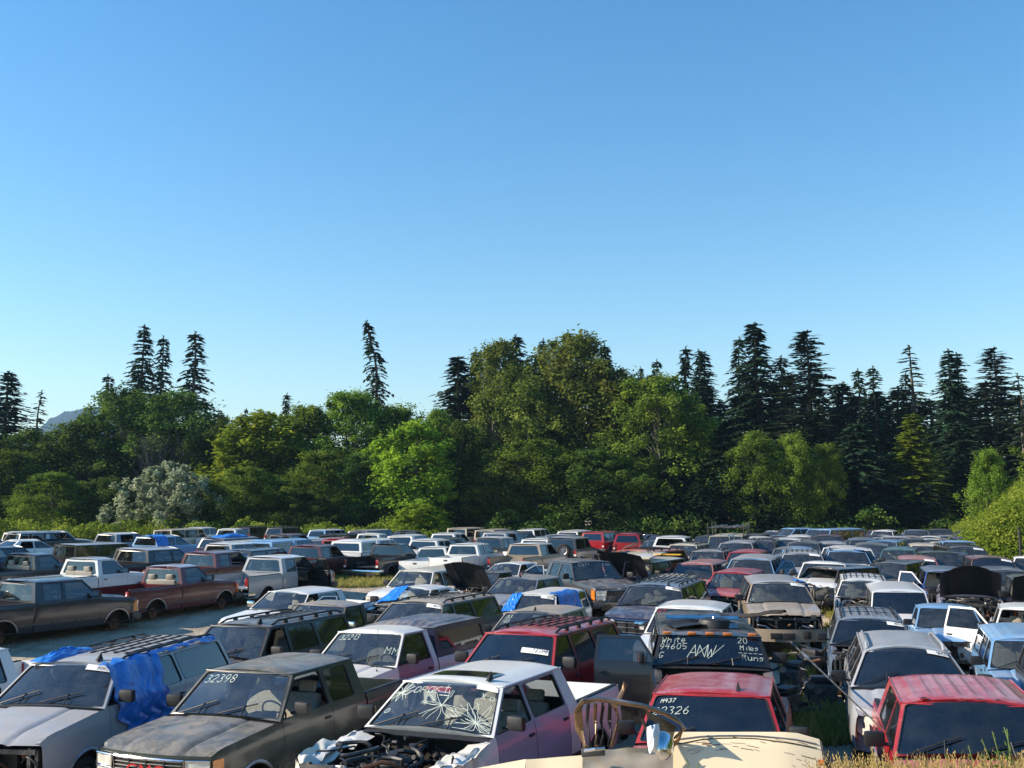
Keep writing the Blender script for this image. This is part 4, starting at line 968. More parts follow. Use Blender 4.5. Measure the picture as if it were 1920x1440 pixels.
T275 = V('crew', 275, 1006, 'R', 30, 'sky', '', 'pale blue double cab pickup with blue tarp bundled behind its cab', dust=.1)
V('bigvan', 296, 993, 'R', 25, 'cream', '', 'cream van at the back of the left block', dust=.3, scale=.9)
V('old_ext', 372, 990, 'R', 26, 'white', '', 'white pickup just right of the cream van', dust=.3)
V('old_reg', 425, 992, 'R', 26, 'white', '', 'white pickup at the back of the left block under the brambles', dust=.3)
V('suv_m', 455, 989, 'R', 24, 'black', 'rack2', 'dark suv half hidden behind the white pickup under the brambles', dust=.3)
V('old_ext', 374, 1023, 'R', 30, 'silver', '', 'silver pickup behind the red extended cab one', roofcol='white', dust=.3)
V('old_ext', 350, 1038, 'R', 29, 'wine', '', 'red extended cab pickup between the dark red one and the pale grey one', dust=.2)
T402 = V('suv_l', 402, 1010, 'R', 27, 'navy', '', 'dark blue suv with a bright blue kayak-like cover on its roof', dust=.3)
V('bigvan', 456, 1018, 'R', 26, 'tan', '', 'tan van behind the pale grey pickup', roofcol='cream', dust=.5, scale=.85)
V('suv_m', 495, 1030, 'R', 26, 'black', '', 'black suv right behind the pale grey pickup cab', dust=.3)
V('old_ext', 505, 1015, 'R', 28, 'sky', 'canopy', 'blue-white pickup with a canopy behind the black suv', dust=.2)
V('suv_m', 515, 990, 'R', 25, 'dgrey', 'rack', 'dark suv with a rack at the back, left of the white-blue suv', dust=.3)
V('old_ext', 556, 1002, 'R', 27, 'dgrey', '', 'dark pickup with a rusty orange roof edge', roofcol='brick', dust=.4)
V('suv_m', 557, 1015, 'R', 28, 'bluegrey', '', 'blue-grey suv with a dark rear window left of the brown-red pickup', roofcol='silver', dust=.4)
V('suv_m', 595, 994, 'R', 28, 'sky', '', 'white-blue suv at the back of the left block', roofcol='white', dust=.3)  # white suv with its body tinted blue for the shade it stands in
V('bigvan', 605, 1002, 'R', 28, 'black', 'norw', 'black boxy van behind the brown-red pickup', dust=.2, scale=.85)
V('suv_l', 668, 996, 'R', 30, 'dgrey', '', 'dark suv with a pale dusty roof behind the red cab', roofcol='silver', dust=.8)
V('old_reg', 662, 1004, 'R', 28, 'white', '', 'white pickup cab just right of the red cab', dust=.2)
V('old_reg', 638, 1011, 'R', 28, 'red', '', 'bright red pickup cab above the brown-red pickup', dust=.2)
V('old_reg', 746, 996, 'R', 26, 'dgrey', '', 'dark pickup at the very back below the bright maple', dust=.2)
V('crew', 742, 1005, 'R', 26, 'white', '', 'white double cab pickup behind the black tailless pickup', dust=.3)
V('old_ext', 795, 1013, 'R', 26, 'white', '', 'white pickup directly behind the small white one with the open door', dust=.2)
V('suv_m', 826, 1010, 'R', 26, 'green', '', 'dark green suv between the white pickups', dust=.3)
V('old_ext', 840, 1001, 'R', 28, 'white', '', 'white extended cab pickup behind the dark green suv', dust=.2, doorcol='bluegrey')
V('bigvan', 856, 991, 'R', 25, 'cream', '', 'cream van under the trees, left of its twin', dust=.4, scale=.9)
V('bigvan', 912, 994, 'R', 25, 'cream', '', 'cream van under the trees, right of its twin', dust=.4, scale=.85)
V('old_ext', 905, 1008, 'R', 30, 'dgrey', '', 'dark pickup with a white cab roof right of the clean white pickup', roofcol='white', dust=.3)
V('crew', 893, 1001, 'R', 33, 'silver', '', 'silver double cab with pale green side behind the dark pickup', dust=.3)
V('suv_m', 928, 997, 'R', 33, 'bluegrey', '', 'blue-grey suv at the back by the gap in the left block', dust=.3)
V('suv_m', 950, 1000, 'R', 33, 'navy', '', 'navy suv just right of the blue-grey suv at the back', dust=.2)
SCRAPBED = V('old_ext', 985, 1020, 'R', 30, 'tan', 'notg', 'beige pickup with scrap in its open bed at the lane end', roofcol='white', dust=.4)
V('old_ext', 1002, 1011, 'R', 30, 'white', '', 'white pickup behind the beige one with scrap in its bed', dust=.2)
V('old_ext', 1010, 1004, 'R', 30, 'bluegrey', '', 'blue-grey pickup second behind the beige one with scrap in its bed', dust=.2, roofcol='silver')
V('suv_m', 985, 993, 'R', 30, 'white', '', 'white suv at the back, third behind the beige pickup', dust=.2)
JEEP = V('small', 1051, 1009, 'R', 26, 'dgrey', 'wheels', 'charcoal small suv with a spare wheel on its back', dust=.2, roofcol='silver', scale=1.08)
V('suv_l', 1064, 996, 'R', 28, 'white', '', 'white suv behind the small suv with the spare wheel', dust=.2, scale=.95)
V('suv_m', 1112, 1000, 'R', 33, 'red', 'wheels', 'red suv seen from its rear corner by the shaded trees', dust=.1)
V('suv_m', 1180, 1001, 'R', 14, 'red', 'wheels rack2', 'red suv seen square from behind by the shaded trees', dust=.1)
V('suv_l', 18, 1000, 'R', 40, 'black', 'nosw nodg', 'gutted black suv at the left edge', dust=.2)
V('sedan', 42, 1013, 'R', 40, 'white', '', 'white car peeping between the gutted black suv and the canopied pickup', dust=.2, scale=1.1)
V('old_reg', 66, 1037, 'R', 30, 'dgrey', '', 'dark pickup with a pale door frame at the left, above the charcoal pickup', doorcol='white', dust=.2)
V('bigvan', 122, 1022, 'R', 28, 'black', '', 'black van with a ladder frame across its back window', roofcol='silver', dust=.2, scale=.85)
V('old_reg', 205, 1032, 'R', 32, 'dgrey', '', 'dark pickup just right of the black van with ladder frame', roofcol='silver', dust=.2)
# right-hand field, far rows
FAR = [(1439, 1007, 'suv_m', 'black', 33), (1468, 1007, 'suv_m', 'white', 22), (1513, 1008, 'sedan', 'tan', 19), (1547, 1008, 'crew', 'black', 19), (1570, 1006, 'old_reg', 'wine', 17), (1612, 1008, 'sedan', 'dgrey', 20), (1640, 1008, 'sedan', 'maroon', 21), (1674, 1006, 'old_reg', 'silver', 19), (1716, 1008, 'sedan', 'tan', 32), (1741, 1006, 'sedan', 'white', 35), (1774, 1008, 'suv_m', 'navy', 22), (1461, 1014, 'sedan', 'bluegrey', 17), (1498, 1016, 'crew', 'white', 23), (1542, 1014, 'suv_m', 'black', 19), (1584, 1016, 'sedan', 'dgrey', 27), (1626, 1014, 'van', 'sky', 35), (1672, 1014, 'sedan', 'tan', 35), (1705, 1015, 'sedan', 'sky', 23), (1753, 1015, 'old_reg', 'sky', 17), (1491, 1030, 'suv_m', 'grey', 25), (1543, 1030, 'suv_m', 'sky', 16), (1600, 1028, 'crew', 'white', 20), (1648, 1028, 'sedan', 'dgrey', 28), (1696, 1030, 'sedan', 'tan', 31), (1630, 996, 'sedan', 'maroon', 20), (1665, 996, 'suv_m', 'white', 35), (1697, 996, 'old_reg', 'bluegrey', 23), (1737, 995, 'old_reg', 'dgrey', 16), (1776, 997, 'van', 'black', 35),
 (1455, 997, 'sedan', 'lilac', 60), (1506, 992, 'crew', 'sky', 75), (1476, 1000, 'sedan', 'black', 45), (1530, 999, 'sedan', 'wine', 40), (1556, 993, 'bigvan', 'sky', 60), (1583, 998, 'sedan', 'black', 50), (1608, 1004, 'sedan', 'silver', 30), (1626, 1000, 'sedan', 'cream', 25), (1650, 1005, 'sedan', 'silver', 28),
 (1674, 1001, 'sedan', 'navy', 40), (1698, 1004, 'sedan', 'blue', 30), (1724, 1001, 'sedan', 'tan', 25), (1748, 1004, 'sedan', 'black', 30), (1768, 1006, 'sedan', 'silver', 25), (1790, 1004, 'sedan', 'cream', 25),
 (1452, 1010, 'suv_m', 'white', 25), (1480, 1010, 'sedan', 'black', 25), (1505, 1010, 'suv_m', 'bluegrey', 25), (1534, 1011, 'sedan', 'silver', 28), (1562, 1009, 'suv_m', 'dgrey', 25), (1592, 1012, 'sedan', 'sky', 28), (1622, 1012, 'suv_m', 'bluegrey', 22), (1652, 1012, 'sedan', 'silver', 22), (1682, 1010, 'suv_m', 'dgrey', 22), (1712, 1012, 'sedan', 'white', 22), (1742, 1013, 'sedan', 'tan', 22), (1770, 1012, 'sedan', 'white', 30),
 (1466, 1020, 'suv_l', 'dgrey', 28), (1515, 1021, 'van', 'grey', 22), (1560, 1024, 'suv_m', 'silver', 22), (1604, 1024, 'van', 'grey', 24), (1650, 1018, 'sedan', 'pink', 24), (1690, 1024, 'suv_m', 'cream', 24), (1760, 1025, 'suv_l', 'black', 15), (1725, 1016, 'sedan', 'cream', 20),
 (1453, 1050, 'suv_m', 'bluegrey', 26), (1492, 1041, 'suv_l', 'silver', 20), (1540, 1032, 'suv_m', 'white', 30), (1590, 1041, 'suv_l', 'sky', 20), (1560, 1054, 'old_reg', 'white', 25), (1640, 1053, 'suv_m', 'black', 45), (1700, 1045, 'suv_m', 'pink', 24), (1738, 1041, 'old_reg', 'green', 12), (1520, 1061, 'suv_m', 'black', 60), (1640, 1036, 'suv_m', 'teal', 30), (1855, 1066, 'suv_m', 'dgrey', 24)]
CN = dict(maroon='maroon', lilac='lilac', sky='pale blue', black='black', wine='dark red', silver='silver', cream='cream', navy='navy', blue='blue', tan='tan', white='white', bluegrey='blue-grey', dgrey='charcoal', pink='faded pink', green='dark green', teal='teal', grey='grey')
KN = dict(sedan='car', crew='double cab pickup', bigvan='van', suv_m='suv', suv_l='large suv', van='minivan', old_reg='pickup')
SPECIAL = {(1506, 992): 'pale blue double cab pickup seen side-on at the very back under the dark firs', (1556, 993): 'pale blue van with a pipe above it at the very back under the dark firs', (1760, 1025): 'black large suv with white sticker beside the bramble bank',
 (1590, 1041): 'pale suv with blue tarp hanging over its roof and side', (1640, 1053): 'black stripped hatchback body with two round white lamps', (1700, 1045): 'faded pink and red suv right of the black stripped hatchback body', (1738, 1041): 'dark green pickup with a dead white bumper beside the black large suv',
 (1520, 1061): 'black wreck with red hood edge and torn open front', (1492, 1041): 'silver large suv with a white sticker behind the black wreck with red hood edge', (1466, 1020): 'charcoal large suv with green side windows in the right-hand field', (1855, 1066): 'charcoal suv wedged beside the maroon minivan'}
byrow = {}; FV = {}
for (px, py, kd, col, ax_) in FAR:
    row = 'back' if py < 1007 else 'second' if py < 1014 else 'third' if py < 1027 else 'front'
    byrow.setdefault((row, col, kd), []).append(px)
for (px, py, kd, col, ax_) in FAR:
    row = 'back' if py < 1007 else 'second' if py < 1014 else 'third' if py < 1027 else 'front'
    same = sorted(byrow[(row, col, kd)]); k = same.index(px)
    pos = '' if len(same) == 1 else ', ' + ['leftmost', 'second from left', 'third from left', 'fourth from left', 'fifth from left', 'sixth from left'][k] + ' of its like'
    rn = {'back': 'furthest row', 'second': 'second furthest row', 'third': 'third furthest row', 'front': 'nearest far row'}[row]
    lab = SPECIAL.get((px, py)) or f'{CN[col]} {KN[kd]} in the right-hand field, {rn}{pos}'
    op = ''
    if (px, py) in ((1520, 1061), (1640, 1053), (1738, 1041)): op = 'nofront nobump nogrille'
    if (px, py) == (1520, 1061): op += ' nohood nows'
    rdm = random.Random(px * 5 + py)
    if not op and py > 1000 and rdm.random() < .16: op = rdm.choice(['nohood nogrille', 'nogrille', 'nohood nofront nobump', 'openL0', 'openR0'])
    kw = {}
    if (px, py) in ((1760, 1025), (1492, 1041), (1700, 1045)): kw['sticker'] = ('', (.68, .84, .95, .97))
    if (px, py) == (1590, 1041): kw['roofcol'] = 'sky'
    FV[(px, py)] = V(kd, px, py, 'F', ax_, col, op + (' rack2' if kd == 'suv_l' else ''), lab, dust=.45, **kw)
V('crew', -70, 1002, 'R', 30, 'silver', '', 'silver double cab just outside the left edge', dust=.4)
V('suv_l', -95, 1030, 'R', 30, 'navy', '', 'navy suv just outside the left edge', dust=.4)
V('old_ext', -110, 1062, 'R', 31, 'tan', '', 'tan pickup just outside the left edge', dust=.4)
V('old_reg', -250, 1085, 'R', 31, 'white', '', 'white pickup well outside the left edge', dust=.4)
V('suv_m', -220, 1010, 'R', 30, 'wine', '', 'dark red suv well outside the left edge', dust=.4)
V('suv_l', 2090, 1240, 'F', 22, 'dgrey', 'rack2', 'charcoal suv just outside the right edge', dust=.4)
V('old_ext', -200, 1240, 'F', 20, 'white', 'wheels', 'white pickup just outside the left edge in the front rank', dust=.5)
# a few more, seen only as roofs between the near ranks
V('suv_m', 1425, 1054, 'F', 22, 'white', '', 'white suv with cracked windshield just behind the battered beige suv', dust=.4)
V('old_reg', 1120, 1022, 'F', 60, 'tan', '', '', dust=.4) if 0 else None

# wheels left inside the yard check: report footprints that run into one another
def corners(rt, c, s):
    M = Matrix.Rotation(rt.rotation_euler.z, 2); L = rt.location.to_2d()
    return [L + M @ Vector((x * s, y * s)) for x, y in ((c.xf, c.W), (c.xf, -c.W), (c.xr, -c.W), (c.xr, c.W))]
def sat(A, B, axis=False):
    best = 9; bn = Vector((1, 0))
    for P in (A, B):
        for i in range(2):
            e = (P[i + 1] - P[i]); n = Vector((-e.y, e.x)).normalized()
            a = [p.dot(n) for p in A]; b = [p.dot(n) for p in B]
            ov = min(max(a), max(b)) - max(min(a), min(b))
            if ov <= 0: return (0, n) if axis else 0
            if ov < best: best = ov; bn = n if sum(b) > sum(a) else -n
    return (best, bn) if axis else best
# settle neighbours that would touch: mostly along the line of sight, slight overlaps sideways
HOME = {p[0].name: p[0].location.copy() for p in PLACED}
def relax(iters=120):
    for it in range(iters):
        moved = 0
        for i in range(len(PLACED)):
            for j in range(i + 1, len(PLACED)):
                a, b = PLACED[i], PLACED[j]
                if (a[0].location - b[0].location).to_2d().length > 5.8: continue
                if a[0].location.length > b[0].location.length: a, b = b, a
                ov, n = sat(corners(*a), corners(*b), True)
                if ov > .03:
                    for o_, s_ in ((a, -1), (b, 1)):
                        L = o_[0].location; h = HOME[o_[0].name]; d0 = h.to_2d().length
                        los = h.to_2d().normalized(); lat = Vector((-los.y, los.x))
                        cl, cf = (0.0, .9) if d0 < 26 else (.5, 1.8) if d0 < 45 else (1.1, 3.0)
                        if d0 < 17: cf = 0
                        m = (los * .4 + n * .5) * min(ov, .4) * .5 * s_
                        d = (L - h).to_2d() + m
                        x, y = max(-cf * .4, min(cf, d.dot(los))), max(-cl, min(cl, d.dot(lat)))
                        d = los * x + lat * y; r0 = rise(L.x, L.y); L.x = h.x + d.x; L.y = h.y + d.y; L.z += rise(L.x, L.y) - r0
                    moved += 1
        if not moved: break
    print('relax passes', it, 'still overlapping', moved)
P0 = [(p[0], p[0].location.copy()) for p in PLACED]
if RELAX: relax()
mv = sorted(((o.location - l).length, o['label'][:50]) for o, l in P0)[-14:]
for m in mv: print('moved %.2f %s' % m)
for i in range(len(PLACED)):
    for j in range(i + 1, len(PLACED)):
        if (PLACED[i][0].location - PLACED[j][0].location).length < 5.6:
            ov = sat(corners(*PLACED[i]), corners(*PLACED[j]))
            if ov > .3: print('OV %.2f %s | %s' % (ov, PLACED[i][0]['label'][:45], PLACED[j][0]['label'][:45]))
# ------------------------------------------------------------------ ground
def berm(x, y):
    h = 2.32 * sm((11.6 - y) / 6.2)
    return h * (.55 + .45 * sm((x + 1.2) / 2.0))
def bank(x, y):
    f = 24 + (y - 52) * .43
    return max(0, min(10.5, 0.74 * (x - f + 1.4))) * sm((y - 47.5) / 5) * (1 - .25 * sm((y - 70) / 30))
def gz(x, y): return rise(x, y) + berm(x, y) + bank(x, y) + .05 * noise.noise(Vector((x * .35, y * .35, 0)))* (1 if y > 12 else .3)
def ground_mat():
    t = NT('dirt ground'); n1 = t.noise(.35, 8, .62); n2 = t.noise(6, 6, .7); n3 = t.noise(.12, 4, .6)
    tc = t.node('ShaderNodeTexCoord'); mp = t.node('ShaderNodeMapping'); mp.inputs['Rotation'].default_value = (0, 0, R(38)); mp.inputs['Scale'].default_value = (2.2, .22, 1)
    t.link(tc.outputs['Object'], mp.inputs[0]); nz = t.node('ShaderNodeTexNoise'); nz.inputs['Scale'].default_value = 1.2; nz.inputs['Detail'].default_value = 6; t.link(mp.outputs[0], nz.inputs['Vector'])
    c = t.ramp(n1, [(.3, (.32, .25, .175)), (.5, (.46, .37, .27)), (.72, (.58, .49, .37))])
    c = t.mix(t.ramp(nz.outputs['Fac'], [(.45, 0.0), (.62, .4)]), c, (.16, .13, .10))
    c = t.mix(t.ramp(n2, [(.4, 0.0), (.75, .5)]), c, (.42, .38, .30))
    c = t.mix(t.ramp(n3, [(.56, 0.0), (.63, .6)]), c, (.13, .125, .05))
    t.link(c, t.b.inputs['Base Color']); t.b.inputs['Roughness'].default_value = .95; t.b.inputs['Specular IOR Level'].default_value = .2
    t.bump(t.math('ADD', t.math('MULTIPLY', nz.outputs['Fac'], .8), t.math('MULTIPLY', n2, .5)), .8, .12); return t.m
GM = ground_mat(); PEB = simple('stone', (.34, .30, .25), .9, 0, .4, 3)
def sheet():
    mb = MB(); xs = [-2590, -900, -400, -200, -120, -80] + [-60 + 1.5 * i for i in range(80)] + [62, 80, 120, 200, 400, 900, 2590]
    ys = [-30, -10] + [0 + .7 * i for i in range(22)] + [16 + 1.5 * i for i in range(66)] + [120, 150, 200, 300, 500, 900, 4200]
    V_ = [(x, y, gz(x, y)) for y in ys for x in xs]; m = len(xs)
    mb.add(V_, [(j * m + i, j * m + i + 1, (j + 1) * m + i + 1, (j + 1) * m + i) for j in range(len(ys) - 1) for i in range(m - 1)], GM, lambda c: Vector((0, 0, 1)))
    return mb.mesh('ground', 60)
g_ = tag(obj('ground', sheet()), None, None, None, 'structure')
# distant wooded hill at the left
def hill():
    mb = MB(); rnd = random.Random(4); t = NT('far wood'); t.link(t.ramp(t.noise(.02, 6, .7), [(.3, (.006, .014, .012)), (.7, (.014, .026, .018))]), t.b.inputs['Base Color']); t.b.inputs['Roughness'].default_value = 1
    N = 520
    def fn(u, v):
        x = -2500 + 1900 * u; ridge = 268 * math.exp(-((x + 1400) / 300) ** 2) + 120 * math.exp(-((x + 900) / 300) ** 2)
        y = 2700 + 800 * v
        h = ridge * sm(v * 1.4) * (1.06) + (rnd.uniform(0, 14) + 5 * (int(u * N) % 3)) * sm(v * 5)
        return Vector((x, y - 60 * noise.noise(Vector((x * .01, v * 4, 0))), h - 2))
    mb.grid(fn, N, 22, t.m, lambda c: Vector((0, 0, 1))); return mb.mesh('hills', smooth=False)
tag(obj('hills', hill()), None, None, None, 'structure')

# ------------------------------------------------------------------ foliage
def leaf_mat(name, c0, c1, c2, trans=.45):
    t = NT(name); t.n.remove(t.b)
    at_ = t.node('ShaderNodeAttribute', attribute_type='GEOMETRY', attribute_name='tint'); oi = t.node('ShaderNodeObjectInfo')
    r = t.ramp(at_.outputs['Fac'], [(0, c0), (.55, c1), (1, c2)])
    hs = t.node('ShaderNodeHueSaturation'); t.link(r, hs.inputs['Color'])
    t.link(t.math('ADD', t.math('MULTIPLY', oi.outputs['Random'], .03), .488), hs.inputs['Hue']); t.link(t.math('ADD', t.math('MULTIPLY', oi.outputs['Random'], .5), .75), hs.inputs['Value'])
    d = t.node('ShaderNodeBsdfDiffuse'); tr = t.node('ShaderNodeBsdfTranslucent'); m = t.node('ShaderNodeMixShader'); m.inputs[0].default_value = trans
    t.link(hs.outputs[0], d.inputs[0]); t.link(hs.outputs[0], tr.inputs[0]); t.link(d.outputs[0], m.inputs[1]); t.link(tr.outputs[0], m.inputs[2]); t.link(m.outputs[0], t.out.inputs[0]); return t.m
LM = dict(alder=leaf_mat('alder leaves', (.055, .10, .018), (.175, .265, .038), (.34, .43, .065)),
          maple=leaf_mat('maple leaves', (.11, .18, .02), (.27, .38, .035), (.42, .5, .05)),
          olive=leaf_mat('olive leaves', (.065, .09, .018), (.165, .195, .04), (.30, .32, .065)),
          willow=leaf_mat('silver willow leaves', (.20, .25, .14), (.42, .48, .31), (.60, .64, .46)),
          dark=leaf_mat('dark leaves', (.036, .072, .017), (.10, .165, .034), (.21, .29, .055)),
          fir=leaf_mat('fir needles', (.013, .030, .017), (.030, .062, .030), (.058, .10, .042), .12),
          firb=leaf_mat('pale fir needles', (.02, .035, .02), (.045, .07, .035), (.09, .12, .05), .15),
          bramble=leaf_mat('bramble leaves', (.08, .14, .018), (.21, .29, .035), (.38, .42, .07)),
          dry=leaf_mat('dry grass blades', (.26, .18, .05), (.46, .33, .11), (.60, .47, .20)),
          grass=leaf_mat('green grass blades', (.16, .15, .04), (.32, .29, .08), (.5, .44, .18)),
          weed=leaf_mat('weed leaves', (.05, .11, .02), (.10, .2, .03), (.2, .3, .05)))
BARK = simple('grey bark', (.13, .115, .095), .9, 0, .5, 5); TWIG = simple('dead twigs', (.09, .08, .078), .9, 0, .3, 5); PALEBARK = simple('pale alder bark', (.34, .31, .26), .9, 0, .4, 3)

class Leaves:
    def __init__(s): s.v = []; s.f = []; s.t = []
    def quad(s, p, n, a, w_, l, tint):
        """leaf at p, normal n, along a"""
        b = n.cross(a).normalized() * w_ * .5; a = a * l; o = len(s.v)
        s.v += [p - b * .2, p + a * .45 - b, p + a, p + a * .45 + b]; s.f.append((o, o + 1, o + 2, o + 3)); s.t.append(tint)
    def mesh(s, name, mat):
        me = bpy.data.meshes.new(name); me.from_pydata([tuple(v) for v in s.v], [], s.f); me.materials.append(mat)
        at_ = me.attributes.new('tint', 'FLOAT', 'FACE'); at_.data.foreach_set('value', s.t); me.update(); return me
def rdir(rnd):
    z = rnd.uniform(-1, 1); t = rnd.uniform(0, 6.283); r = math.sqrt(1 - z * z); return Vector((r * math.cos(t), r * math.sin(t), z))
def perp(n, rnd):
    a = rdir(rnd).cross(n); return a.normalized() if a.length > 1e-3 else Vector((1, 0, 0))

def broadleaf(seed, H=16, W=8, low=.08, ncl=240, nl=125, mat=None, leaf=.27, top=1.0, bark=None, trunks=1):
    """crown of many small leaf clumps on limbs; returns crown mesh, trunk mesh"""
    rnd = random.Random(seed); L = Leaves(); mb = MB()
    lobes = [(rnd.uniform(0, 6.28), rnd.uniform(.25, .9), rnd.uniform(.6, 1.15)) for _ in range(7)]
    def rad(h, th):
        e = max(0, math.sin(math.pi * min(1, max(0, (h - low) / (1.02 - low))) ** .8)) ** .55 * W / 2
        k = 1 + .6 * noise.noise(Vector((math.cos(th) * 1.7 + seed * 3.1, math.sin(th) * 1.7, h * 4.5)))
        return e * k
    tips = []
    for k in range(trunks):
        bx = Vector(((k - (trunks - 1) / 2) * .9, rnd.uniform(-.4, .4), 0)); pts = [bx]; lean = Vector((rnd.uniform(-.5, .5), rnd.uniform(-.5, .5), 0)) * (1 if trunks == 1 else 2)
        for i in range(1, 9): pts.append(bx + lean * (i / 8) ** 1.3 + Vector((rnd.gauss(0, .1), rnd.gauss(0, .1), H * .9 * i / 8)))
        mb.tube(pts, [.26 * (1 - .85 * i / 8) * H / 16 + .02 for i in range(9)], bark or BARK, 7); tips.append(pts)
    for c in range(ncl):
        h = low + (1 - low) * (rnd.random() ** .8); th = rnd.uniform(0, 6.283); rr = rad(h, th) * (rnd.random() ** .45)
        C = Vector((rr * math.cos(th), rr * math.sin(th), h * H * top + rnd.gauss(0, .3))); cr = rnd.uniform(.4, 1.2) * H / 16 * (1.15 - .5 * h)
        tint = min(1, max(0, rnd.gauss(.42, .2)))
        if rnd.random() < .3:
            P = tips[rnd.randrange(trunks)]; b = P[max(1, min(7, int(h * 8 * .75)))]; m_ = (b + C) / 2 + Vector((0, 0, -.3)); mb.tube([b, m_, C], [.06, .035, .012], bark or BARK, 4)
        for q in range(nl):
            d = rdir(rnd); p = C + Vector((d.x * cr * 1.1, d.y * cr * 1.1, d.z * cr * 1.25)) * (rnd.random() ** .4 if q % 7 else rnd.uniform(.9, 1.7))
            n = (d * .7 + rdir(rnd) * .8 + Vector((0, 0, .5))).normalized()
            L.quad(p, n, perp(n, rnd), leaf * rnd.uniform(.6, 1.1) * .8, leaf * rnd.uniform(.7, 1.3), min(1, max(0, tint + rnd.gauss(0, .14))))
    return L.mesh('crown', mat), mb.mesh('trunk')

def conifer(seed, H=26, W=7, bare=.12, lv=58, per=9, mat=None, sparse=0.0, droop=.35, taper=.85, tipbend=0):
    rnd = random.Random(seed); L = Leaves(); mb = MB()
    cx = lambda z: Vector((tipbend * sm((z / H - .75) / .25) + .25 * noise.noise(Vector((seed, z * .12, 0))), .25 * noise.noise(Vector((z * .12, seed, 5))), z))
    mb.tube([cx(H * i / 12) for i in range(13)], [.30 * (1 - .95 * i / 12) * H / 26 + .015 for i in range(13)], BARK, 7)
    for i in range(lv):
        t = max(0, (i + rnd.uniform(-.3, .3)) / lv); h = bare + (1 - bare) * t ** .92
        if h > .995: continue
        R0 = W / 2 * (max(0, 1 - h) ** taper) * (1 if h > bare + .12 else .75 + 2 * (h - bare)) + .12
        for k in range(per):
            th = rnd.uniform(0, 6.283)
            if rnd.random() < sparse or (h > bare + .05 and h < .93 and noise.noise(Vector((math.cos(th) * 1.3 + seed, math.sin(th) * 1.3, h * 9))) < -.36): continue
            dr = droop * rnd.uniform(.5, 1.5); ln = R0 * rnd.uniform(.4, 1.0) * (1.35 if rnd.random() < .15 else 1.1); d = Vector((math.cos(th), math.sin(th), 0)); side = Vector((-d.y, d.x, 0)); b = cx(h * H)
            n = max(3, int(ln / .3)); tint = min(1, max(0, rnd.gauss(.4, .2)))
            f = lambda s_: b + d * ln * s_ + Vector((0, 0, (.15 * (s_ if h > .85 else 0)) * ln - dr * ln * s_ * s_ + .1 * ln * s_))
            mb.tube([f(0), f(.5), f(.95)], [.04, .025, .008], BARK, 3, cap=False)
            for j in range(n):
                s_ = (j + .6) / n; p = f(s_); a0 = (f(min(1, s_ + .05)) - f(s_ - .05)).normalized()
                for sg in (-1, 1, 0):
                    w_ = (.55 * (1 - s_) + .22) * min(1, ln * .6) if sg else .42
                    a = (a0 * (.75 if sg else 1) + side * sg * .9 + Vector((0, 0, -.28 + rnd.gauss(0, .12)))).normalized()
                    nn = (Vector((0, 0, 1)) + rdir(rnd) * .5).normalized(); nn = (nn - a * nn.dot(a)).normalized()
                    L.quad(p + rdir(rnd) * .05, nn, a, .26 * rnd.uniform(.7, 1.2), w_ * rnd.uniform(.8, 1.25) + .12, min(1, max(0, tint + rnd.gauss(0, .12))))
    for j in range(10):
        p = cx(H * (.965 + .0035 * j)); L.quad(p, perp(Vector((0, 0, 1)), rnd), (Vector((0, 0, 1)) + rdir(rnd) * .5).normalized(), .12, .35, .4)
    return L.mesh('crown', mat), mb.mesh('trunk')

BW = {}
BW['a1'] = (broadleaf(1, mat=LM['alder'], W=9), 16, 9); BW['a2'] = (broadleaf(2, mat=LM['alder'], W=8, low=.05), 16, 8)
BW['a3'] = (broadleaf(3, mat=LM['alder'], W=10, ncl=250), 16, 10)
BW['o1'] = (broadleaf(4, mat=LM['olive'], W=9, bark=PALEBARK, trunks=2, ncl=240), 16, 9); BW['o2'] = (broadleaf(5, mat=LM['olive'], W=8.5, bark=PALEBARK, ncl=220), 16, 8.5)
BW['m1'] = (broadleaf(6, mat=LM['maple'], W=8, ncl=200, leaf=.40), 16, 8); BW['m2'] = (broadleaf(12, mat=LM['maple'], W=10, ncl=220, leaf=.40, low=.03), 16, 10)
BW['d1'] = (broadleaf(7, mat=LM['dark'], W=10, ncl=260, low=.02), 16, 10); BW['d2'] = (broadleaf(8, mat=LM['dark'], W=9, ncl=250, low=.02), 16, 9)
BW['w1'] = (broadleaf(9, H=8, W=10, mat=LM['willow'], ncl=180, low=.02, leaf=.3), 8, 10)
CF = {}
CF['f1'] = (conifer(21, mat=LM['fir']), 26, 7); CF['f2'] = (conifer(22, mat=LM['fir'], W=6, per=8, sparse=.15, droop=.5), 26, 6)
CF['f3'] = (conifer(23, mat=LM['fir'], W=8, lv=66, per=10), 26, 8); CF['f4'] = (conifer(24, mat=LM['firb'], W=7.5, per=9, sparse=.2, droop=.1, taper=.6, bare=.35), 26, 7.5)
CF['f5'] = (conifer(25, mat=LM['fir'], W=6, per=8, sparse=.3, droop=.6, tipbend=.9), 26, 6)
CF['s1'] = (conifer(26, mat=LM['firb'], W=6, per=6, sparse=.45, droop=.3, lv=46, bare=.3), 26, 6); CF['fd'] = (conifer(31, mat=LM['fir'], W=9, lv=60, per=13, bare=.02, taper=.6, H=20), 20, 9)
CF['lit'] = (conifer(27, mat=LM['maple'], W=9, lv=64, per=14, droop=.25, bare=.03, taper=.62), 26, 9)
TREEG = 'trees of the wood behind the yard'
